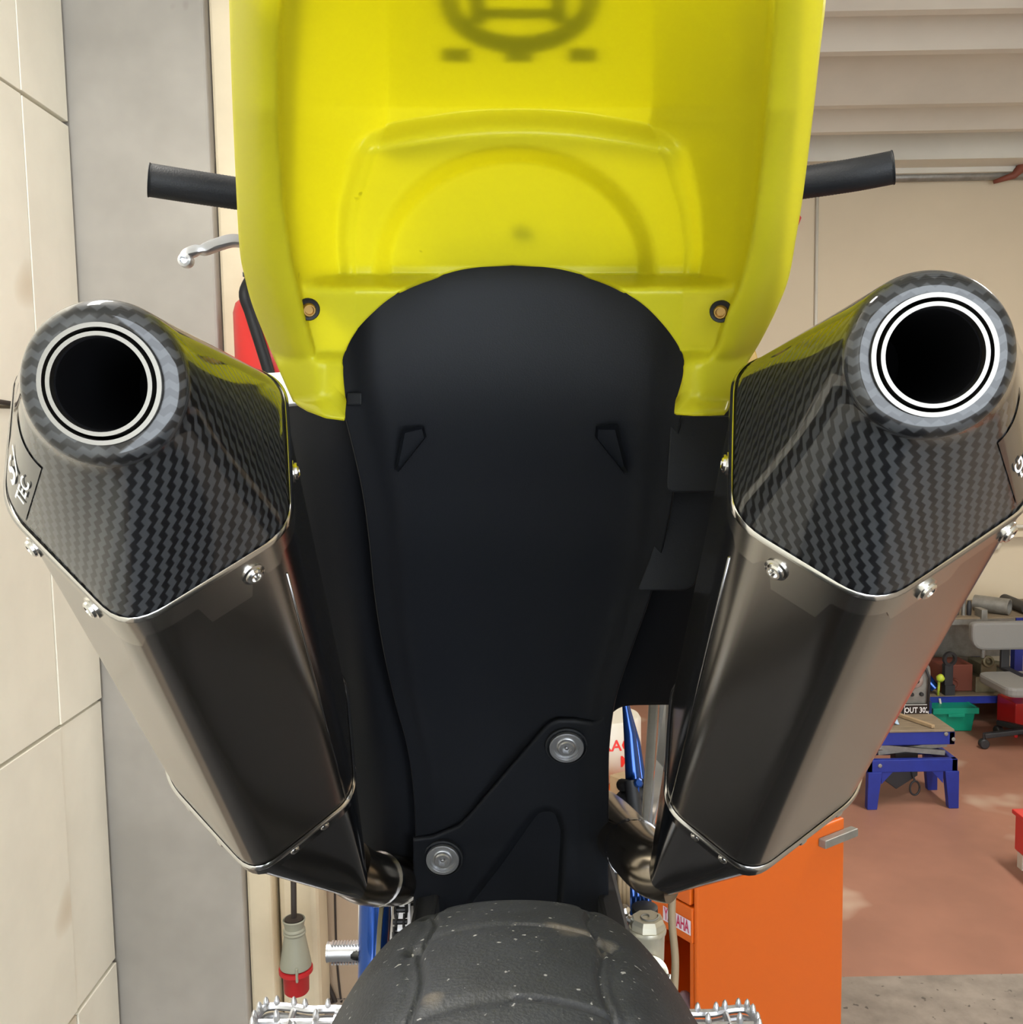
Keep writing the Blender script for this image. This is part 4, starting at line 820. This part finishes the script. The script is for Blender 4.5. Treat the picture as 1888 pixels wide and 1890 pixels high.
# ------------------------------------------------------------------ workbench along the far wall
YB = 5.85
x0 = onY(1640, 1140, YB)[0]; zt_ = onY(1800, 1140, YB)[2]; zl = onY(1800, 1284, YB)[2]
wb = empty('workbench', (x0 + 1, YB + .25, 0)); tag(wb, 'blue steel workbench with pale top and low shelf at the far wall', 'workbench')
m = MB(); m.box((x0, YB, zt_ - .025), (x0 + 2.6, YW - .02, zt_)); m.build('top', MT['wood'], wb, bevel=.004)
m = MB(); m.box((x0, YB - .012, zt_ - .04), (onY(1872, 1140, YB)[0], YB - .0005, zt_ - .008)); m.build('front_edge', MT['grey_metal'], wb)
m = MB(); m.box((onY(1874, 1140, YB)[0], YB - .012, zt_ - .06), (x0 + 2.6, YB - .0005, zt_ - .004)); m.build('front_edge', MT['navy'], wb)
m = MB(); m.box((x0, YB, zl - .02), (x0 + 2.6, YW - .02, zl)); m.build('low_shelf', MT['wood'], wb)
m = MB(); m.box((x0, YB - .012, zl - .045), (x0 + 2.6, YB - .0005, zl - .002)); m.build('shelf_edge', MT['navy'], wb)
m = MB(); m.box((x0, YW - .10, zl + .12), (x0 + 2.6, YW - .08, zt_ - .026)); m.build('back_panel', MT['grey_metal'], wb)
for xx in (x0 + .03, x0 + .80, x0 + 1.7, x0 + 2.55):
    for yy in (YB + .025, YW - .06): m = MB(); m.box((xx - .025, yy - .025, 0), (xx + .025, yy + .025, zt_ - .026)); m.build('leg', MT['navy'], wb)
g = 'parts on the workbench'
def tubes(name, pts, r, mat_, label, cat):
    p = [np.asarray(q_, float) for q_ in pts]; p = spline(p, 20) if len(p) > 2 else lin3(p, 8); m = MB()
    m.tube(p, r, 20, cap=False); m.tube(p, r * .84, 20, cap=False)
    n = len(p) * 20
    for b_ in (0, n - 20): m.f += [[b_ + k, b_ + (k + 1) % 20, n + b_ + (k + 1) % 20, n + b_ + k] for k in range(20)]
    return tag(m.build(name, mat_, smooth=True, angle=50), label, cat, g)
def lin3(p, n): return [p[0] + (p[-1] - p[0]) * t for t in np.linspace(0, 1, n)]
def bp(px, dy=0.08): q_ = onY(px, 1140, YB + dy); return np.array([q_[0], YB + dy, zt_])
tubes('exhaust_tube', [bp(1860) + (0, -.02, .05), bp(1815) + (0, .12, .055)], .05, MT['grey_metal'], 'fat dull grey exhaust tube lying on the workbench', 'tube')
tubes('exhaust_tube', [bp(1893) + (0, -.02, .036), bp(1893) + (.02, .3, .036)], .036, MT['dark'], 'dark short tube at the end of the grey exhaust tube', 'tube')
tubes('exhaust_tube', [bp(1768) + (0, 0, .03), bp(1740) + (-.03, .10, .03), bp(1710) + (0, .12, .03)], .03, MT['dark'], 'dark bent tube on the workbench by the muffler', 'tube')
m = MB(); c = bp(1778); m.lathe(c, Z, [(.012, 0), (.012, .10), (.006, .101)], 12); tag(m.build('spacer', MT['grey_metal'], smooth=True, angle=40), 'slim upright grey spacer on the workbench', 'spacer', g)
m = MB(); c = bp(1788); m.lathe(c, Z, [(.014, 0), (.016, .06), (.010, .09), (.004, .091)], 12); tag(m.build('punch', MT['dark'], smooth=True, angle=40), 'dark tapered punch standing on the workbench', 'punch', g)
m = MB(); c = bp(1812, .02); m.box(c + (-.018, -.035, -.06), c + (.018, .06, .05)); m.box(c + (-.01, -.035, -.22), c + (.01, -.018, -.06)); m.lathe(c + (0, -.0265, -.25), Z, [(.004, 0), (.013, .004), (.013, .16), (.004, .165)], 12); 
tag(m.build('clamp', MT['grey_metal'], bevel=.002), 'grey screw clamp hanging on the workbench edge', 'clamp')
hd = onY(1797, 1170, YB - .02); scw = empty('screwdriver', (hd[0], YB - .02, hd[2] - .06)); tag(scw, 'red handled screwdriver hanging from the workbench edge', 'screwdriver')
m = MB(); m.lathe((hd[0], YB - .02, hd[2] - .055), Z, [(.008, 0), (.015, .006), (.015, .05), (.011, .07), (.006, .078)], 14); m.build('handle', MT['decal_red'], scw, smooth=True, angle=40)
m = MB(); m.tube([(hd[0], YB - .02, hd[2] + .02), (hd[0], YB - .018, zt_ - .03)], .003, 8); m.build('blade', MT['grey_metal'], scw)
# low shelf items
def lp(px, dy=.06): q_ = onY(px, 1284, YB + dy); return np.array([q_[0], YB + dy, zl])
m = MB(); c = lp(1762, .10); m.box(c + (-.09, 0, 0), c + (.11, .2, .17)); m.lathe(c + (-.02, -.012, .05), (0, -1, 0), [(.04, -.01), (.04, .01), (.028, .012), (.026, .0)], 20); tag(m.build('gearbox', MT['brown'], bevel=.012), 'rusty brown gearbox on the low shelf', 'gearbox')
m = MB(); c = lp(1752, .02); m.ring(c + (0, .02, .225), (0.2, -1, 0), .028, .045, .02, 28); m.box(c + (-.03, .0, .06), c + (.02, .04, .19)); m.box(c + (-.03, -.01, 0), c + (.03, .04, .065)); tag(m.build('bracket', MT['dark'], smooth=False), 'dark bracket with an eye in front of the rusty gearbox', 'bracket')
m = MB(); c = lp(1818); m.box(c + (-.06, 0, 0), c + (.20, .25, .10)); m.box(c + (-.02, .02, .10), c + (.08, .2, .18)); m.ring(c + (.0, -.01, .20), (0, -1, .2), .02, .036, .03, 24); m.tube([c + (.02, .05, .18), c + (.14, .05, .16), c + (.2, .05, .1)], .02, 10); tag(m.build('engine_casing', MT['olive'], bevel=.006), 'olive engine casing on the low shelf beside the gearbox', 'casing')
m = MB(); c = lp(1719, .1); m.tube([c + (0, -.05, .035), c + (-.10, .02, .15)], [.03, .05], 14); tag(m.build('blue_hose', MT['blue'], smooth=True, angle=40), 'blue tapered hose leaning on the low shelf', 'hose')
m = MB(); c = lp(1734, .0); m.lathe(c + (0, 0, .10), (0, -.4, 1), [(.02, 0), (.026, .02), (.012, .04)], 12); m.tube([c + (0, .02, 0), c + (0, .01, .1)], .008, 8); tag(m.build('funnel', mat('lime_plastic', (.55, .65, .05), .4), smooth=True), 'lime green funnel tip beside the gearbox', 'funnel')
q = onY(1736, 1300, YB - .03); m = MB(); m.tube([q + (0, 0, -.06), q + (0, 0, .0), (q[0], YB - .014, zl - .01)], .007, 8); tag(m.build('tag_strip', MT['cream_plastic'], smooth=True), 'pale tag hanging from the low shelf edge', 'tag')
# green crate under the shelf
gx0, gx1 = onY(1722, 1340, 5.72)[0], onY(1803, 1340, 5.72)[0]; gz = onY(1760, 1307, 5.72)[2]; 
bn = empty('crate', ((gx0 + gx1) / 2, 5.8, 0)); tag(bn, 'green plastic crate on the floor below the workbench', 'crate')
m = MB(); yb0, yb1 = 5.72, 6.0; tp = .012
for (lo4, hi4) in (((gx0 + .02, gx1 - .02, yb0 + .02, yb1 - .02), (gx0 + .005, gx1 - .005, yb0, yb1)),):
    m.hexa([(lo4[0], lo4[2], 0), (lo4[1], lo4[2], 0), (lo4[1], lo4[3], 0), (lo4[0], lo4[3], 0), (hi4[0], hi4[2], gz), (hi4[1], hi4[2], gz), (hi4[1], hi4[3], gz), (hi4[0], hi4[3], gz)])
m.build('tub', MT['green'], bn, bevel=.008)
m = MB(); m.box((gx0 - .006, yb0 - .012, gz - .035), (gx1 + .006, yb0 + .004, gz + .002)); m.box((gx0 - .006, yb0, gz - .035), (gx0 + .01, yb1, gz + .002)); m.box((gx1 - .01, yb0, gz - .035), (gx1 + .006, yb1, gz + .002)); m.build('rim', MT['green'], bn, bevel=.003)
m = MB(); m.box(((gx0 + gx1) / 2 - .05, yb0 - .02, gz - .05), ((gx0 + gx1) / 2 + .05, yb0 - .010, gz - .032)); m.build('grip_lip', MT['green'], bn, bevel=.003)
m = MB(); c = onY(1880, 1330, 5.6); m.box((c[0] - .02, 5.6, c[2] - .06), (c[0] + .3, 5.82, c[2] + .10)); m.box((c[0] - .02, 5.6, 0), (c[0] + .0, 5.62, c[2] - .05)); m.box((c[0] + .28, 5.6, 0), (c[0] + .3, 5.62, c[2] - .05)); m.box((c[0] - .02, 5.8, 0), (c[0] + .0, 5.82, c[2] - .05)); m.box((c[0] + .28, 5.8, 0), (c[0] + .3, 5.82, c[2] - .05)); tag(m.build('red_box', MT['red'], bevel=.006), 'red box on short legs beside the office chair', 'box')

# ------------------------------------------------------------------ office chair
YC = 5.45; cz = lambda py: onY(1850, py, YC)[2]; ccx = onY(1880, 1260, YC)[0]
ch = empty('office_chair', (ccx, YC, 0)); tag(ch, 'grey office chair on castors in front of the workbench', 'chair')
bx0 = onY(1819, 1190, YC)[0]; bw = .42
m = MB(); P_ = rpoly([(0, 0), (bw, 0), (bw, cz(1160) - cz(1213)), (0, cz(1160) - cz(1213))], [.09, .09, .03, .03], 6); m.prism([(bx0 + p[0], YC + .16, cz(1213) + p[1]) for p in P_], (0, .06, 0)); m.build('backrest', MT['grey_fabric'], ch, bevel=.015)
m = MB(); m.box((ccx + .01, YC + .22, .40), (ccx + .06, YC + .245, cz(1185))); m.box((ccx + .01, YC + .0, .39), (ccx + .06, YC + .245, .41)); m.build('back_post', MT['dark'], ch, bevel=.004)
sz = cz(1250); P_ = rpoly([(-.24, -.20), (.24, -.20), (.24, .18), (-.24, .18)], .07, 6); m = MB(); m.prism([(ccx + .06 + p[0], YC - .04 + p[1], sz - .055) for p in P_], (0, 0, .055)); m.build('seat', MT['grey_fabric'], ch, bevel=.015)
m = MB(); m.lathe((ccx + .06, YC - .04, .10), Z, [(.03, 0), (.03, .12), (.018, .121), (.018, sz - .16)], 16); m.build('gas_column', MT['dark'], ch, smooth=True, angle=40)
for k in range(5):
    t = 2 * math.pi * k / 5 + .55; dv = np.array([math.cos(t), math.sin(t), 0]); c = np.array([ccx + .06, YC - .04, .11]); m = MB(); m.beam(c, c + dv * .26 - (0, 0, .035), .035, .03); leg = m.build('base_arm', MT['dark'], ch, bevel=.006)
    m = MB(); w_ = c + dv * .26; sv = np.array([-dv[1], dv[0], 0]); m.lathe((w_[0], w_[1], .029) - sv * .02, sv, [(.022, 0), (.028, .006), (.028, .034), (.022, .04)], 18); m.tube([(w_[0], w_[1], .03), (w_[0], w_[1], .09)], .008, 8); m.build('castor', MT['dark'], leg, smooth=True, angle=40)

# ------------------------------------------------------------------ scissor lift table
YS = onZ(1620, 1494, 0)[1]; sx = lambda px, py=1410: onY(px, py, YS)[0]; sz_ = lambda py: onY(1690, py, YS)[2]; DS = .27
sl_ = empty('scissor_lift', (sx(1690), YS + .3, 0)); tag(sl_, 'small blue scissor lift table with wooden top on the red floor', 'lift')
xa, xb = sx(1600), sx(1768)
m = MB(); m.box((xa, YS, sz_(1425)), (xb, YS + .03, sz_(1402))); m.box((xa, YS + DS - .03, sz_(1425)), (xb, YS + DS, sz_(1402))); m.box((xa, YS, sz_(1425)), (xa + .03, YS + DS, sz_(1402))); m.box((xb - .03, YS, sz_(1425)), (xb, YS + DS, sz_(1402))); m.build('lower_frame', MT['navy'], sl_, bevel=.004)
m = MB(); m.box((sx(1610), YS + .02, sz_(1378)), (sx(1765), YS + .05, sz_(1354))); m.box((sx(1610), YS + DS - .03, sz_(1378)), (sx(1765), YS + DS, sz_(1354))); m.box((sx(1610), YS + .02, sz_(1378)), (sx(1610) + .03, YS + DS, sz_(1354))); m.box((sx(1765) - .03, YS + .02, sz_(1378)), (sx(1765), YS + DS, sz_(1354))); m.build('upper_frame', MT['navy'], sl_, bevel=.004)
m = MB(); m.box((sx(1570), YS + .015, sz_(1354) + .0005), (sx(1763), YS + DS, sz_(1349))); m.build('wooden_top', MT['wood'], sl_, bevel=.003)
for (xp, yy, s) in ((1615, YS + .012, -1), (1757, YS + .012, 1), (1615, YS + DS - .02, -1), (1757, YS + DS - .02, 1)):
    m = MB(); xm = sx(xp); zt2 = sz_(1424); wt = .034; wb_ = .024; xf = xm + s * .012
    m.hexa([(xf - wb_, yy - .018, 0), (xf + wb_, yy - .018, 0), (xf + wb_, yy + .018, 0), (xf - wb_, yy + .018, 0), (xm - wt, yy - .018, zt2), (xm + wt, yy - .018, zt2), (xm + wt, yy + .018, zt2), (xm - wt, yy + .018, zt2)]); m.build('leg', MT['navy'], sl_, bevel=.003)
for (xp, s) in ((1628, 1), (1742, -1)):
    m = MB(); m.prism([(sx(xp), YS + .004, sz_(1425) + .004), (sx(xp + s * 22), YS + .004, sz_(1425) + .004), (sx(xp), YS + .004, sz_(1447))], (0, .006, 0)); m.build('gusset', MT['navy'], sl_)
for yy in (YS + .055, YS + DS - .07):
    m = MB(); m.beam((sx(1618), yy, sz_(1383)), (sx(1752), yy, sz_(1397)), .012, .024); m.build('scissor_arm', MT['grey_metal'], sl_)
    m = MB(); m.beam((sx(1630), yy + .016, sz_(1397)), (sx(1758), yy + .016, sz_(1383)), .012, .024); m.build('scissor_arm', MT['grey_metal'], sl_)
for (xp, yp) in ((1624, 1412), (1748, 1358), (1762, 1368), (1627, 1368)):
    m = MB(); m.lathe((sx(xp), YS + (.0 if yp > 1400 else .02), sz_(yp)), (0, -1, 0), [(.010, 0), (.010, .004), (.006, .006)], 10); m.build('bolt', MT['grey_metal'], sl_)
m = MB(); m.prism([(sx(1630), YS + .11, sz_(1432)), (sx(1660), YS + .11, sz_(1445)), (sx(1668), YS + .11, sz_(1428)), (sx(1712), YS + .11, sz_(1428)), (sx(1712), YS + .11, sz_(1447)), (sx(1672), YS + .11, sz_(1472)), (sx(1634), YS + .11, sz_(1444))], (0, .05, 0)); m.box((sx(1668), YS + .11, sz_(1430)), (sx(1712), YS + .17, sz_(1403))); m.build('linkage', MT['dark'], sl_, bevel=.003)
lp_ = [(sx(1702 + 9 * math.cos(t)), YS + .08, sz_(1466 + 13 * math.sin(t))) for t in np.linspace(0, 2 * math.pi, 24)]; m = MB(); m.tube(lp_, .005, 8); m.tube([(sx(1702), YS + .08, sz_(1453)), (sx(1700), YS + .11, sz_(1440))], .005, 8); m.build('release_loop', MT['dark'], sl_, smooth=True)
m = MB(); m.prism([(sx(1710) + .09 * .3 * math.cos(t) * 1.4, YS + .14, sz_(1430) + .03 * math.sin(t)) for t in np.linspace(0, math.pi, 10)], (0, .02, 0)); m.build('pedal', MT['grey_metal'], sl_)
c = np.array([sx(1650), YS + .25, sz_(1349)]); cloth('cloth', (sx(1652, 1335), YS + .15, sz_(1349) + .002), .055, .06, .07, MT['cloth'], 'crumpled pale blue cloth on the scissor lift table', 7)
m = MB(); m.beam((sx(1726), YS + .03, sz_(1349) + .010), (sx(1690), YS + .24, sz_(1349) + .010), .02, .016); tag(m.build('wooden_stick', MT['pale_wood'], bevel=.002), 'short wooden stick lying on the scissor lift table', 'stick')
# old machine with number plate behind the lift
YM = 5.55; mx = lambda px: onY(px, 1280, YM)[0]; mz = lambda py: onY(1690, py, YM)[2]
mc = empty('welding_machine', (mx(1690), YM + .15, 0)); tag(mc, 'grey and blue welding machine with dials and a black number plate', 'machine')
m = MB(); P_ = rpoly([(mx(1640), 0), (mx(1717), 0), (mx(1717), mz(1222)), (mx(1640), mz(1232))], [.005, .005, .06, .03], 5); m.prism([(p[0], YM, p[1]) for p in P_], (0, .27, 0)); m.build('case', MT['grey_metal'], mc, bevel=.006)
m = MB(); m.box((mx(1714), YM - .01, 0), (mx(1719), YM + .275, mz(1295))); m.box((mx(1640), YM - .012, 0.0), (mx(1717), YM - .0005, mz(1328))); m.build('blue_trim', MT['blue'], mc)
for (xp, yp, r) in ((1688, 1255, .045), (1682, 1281, .012), (1700, 1281, .012)):
    m = MB(); m.lathe((mx(xp), YM, mz(yp)), (0, -1, 0), [(r, 0), (r, .012), (r * .85, .016)], 24); dl_ = m.build('dial', MT['alu'] if r > .02 else MT['dark'], mc, smooth=True, angle=40)
    if r > .02:
        m = MB(); m.lathe((mx(xp), YM - .016, mz(yp)), (0, -1, 0), [(.016, 0), (.016, .012), (.01, .013)], 16); m.build('knob', MT['dark'], dl_, smooth=True, angle=40)
m = MB(); m.tube([(mx(1702), YM - .02, mz(1225)), (mx(1712), YM - .02, mz(1250)), (mx(1710), YM - .02, mz(1310))], .008, 8); m.build('lead', MT['dark'], mc, smooth=True)
m = MB(); m.lathe((mx(1708), YM + .05, mz(1222) - .01), Z, [(.03, 0), (.03, .03), (.022, .045), (.008, .05)], 16); m.build('filler_cap', MT['white'], mc, smooth=True, angle=40)
m = MB(); m.box((mx(1665), YM - .022, mz(1321)), (mx(1713), YM - .013, mz(1297))); np_ = m.build('number_plate', MT['sticker'], mc)
pcx = (mx(1665) + mx(1713)) / 2; pcz = (mz(1321) + mz(1297)) / 2; pw = (mx(1713) - mx(1665)) / 2 - .005; ph_ = (mz(1297) - mz(1321)) / 2 - .004
m = MB()
for (a_, b_, c_, d_) in ((-pw, pw, ph_ - .003, ph_), (-pw, pw, -ph_, -ph_ + .003), (-pw, -pw + .003, -ph_, ph_), (pw - .003, pw, -ph_, ph_)): m.box((pcx + a_, YM - .0235, pcz + c_), (pcx + b_, YM - .0222, pcz + d_))
m.build('plate_border', MT['white'], np_)
text_on('lettering', 'OUT 302', .046, (pcx, YM - .0225, pcz), (1, 0, 0), (0, 0, 1), MT['white'], np_, off=0.001, bold=.78)

# ------------------------------------------------------------------ far wall fittings, red cabinet
for i, yp in enumerate((943, 972)):
    p = onY(1862, yp, YW - .02); m = MB(); m.tube([(p[0], YW - .015, p[2]), (5.6, YW - .015, p[2])], .008 if i == 0 else .012, 8); tag(m.build('conduit', MT['pipe_white'], smooth=True), ('thin' if i == 0 else 'thicker') + ' level conduit on the far wall above the round lamp', 'conduit')
p = onY(1850, 985, YW - .05); m = MB(); m.box((p[0] - .03, YW - .10, p[2] - .02), (5.6, YW - .002, p[2] + .02)); tag(m.build('wall_rail', MT['board'], bevel=.004), 'cream wooden rail on the far wall', 'rail')
p = onY(1836, 1004, YW - .03); m = MB(); m.lathe((p[0], YW - .001, p[2]), (0, -1, 0), [(.052, 0), (.052, .015), (.044, .035), (.02, .05), (.004, .053)], 28); tag(m.build('wall_lamp', mat('frosted_glass', (.74, .68, .55), .4), smooth=True, angle=50), 'round frosted wall lamp below the cream rail', 'lamp')
rc = onZ(1884, 1640, 0); Yr = 3.75; rx0 = onY(1871, 1570, Yr + .22)[0]; rz1 = onY(1880, 1543, Yr)[2]; rz0 = onY(1880, 1612, Yr)[2]
rt = empty('tool_trolley', (rx0 + .25, Yr + .2, 0)); tag(rt, 'red tool trolley standing on the red floor, mostly out of view', 'trolley')
m = MB(); m.box((rx0, Yr, rz0), (rx0 + .5, Yr + .22, rz1)); m.build('body', MT['red'], rt, bevel=.008)
m = MB(); m.box((rx0 - .012, Yr - .012, rz1 + .0005), (rx0 + .51, Yr + .225, rz1 + .02)); m.build('lid', MT['red'], rt, bevel=.004)
for sx2 in (.03, .47):
    for sy2 in (.03, .19): m = MB(); m.box((rx0 + sx2 - .02, Yr + sy2 - .02, 0), (rx0 + sx2 + .02, Yr + sy2 + .02, rz0)); m.build('leg', MT['cream_plastic'], rt)
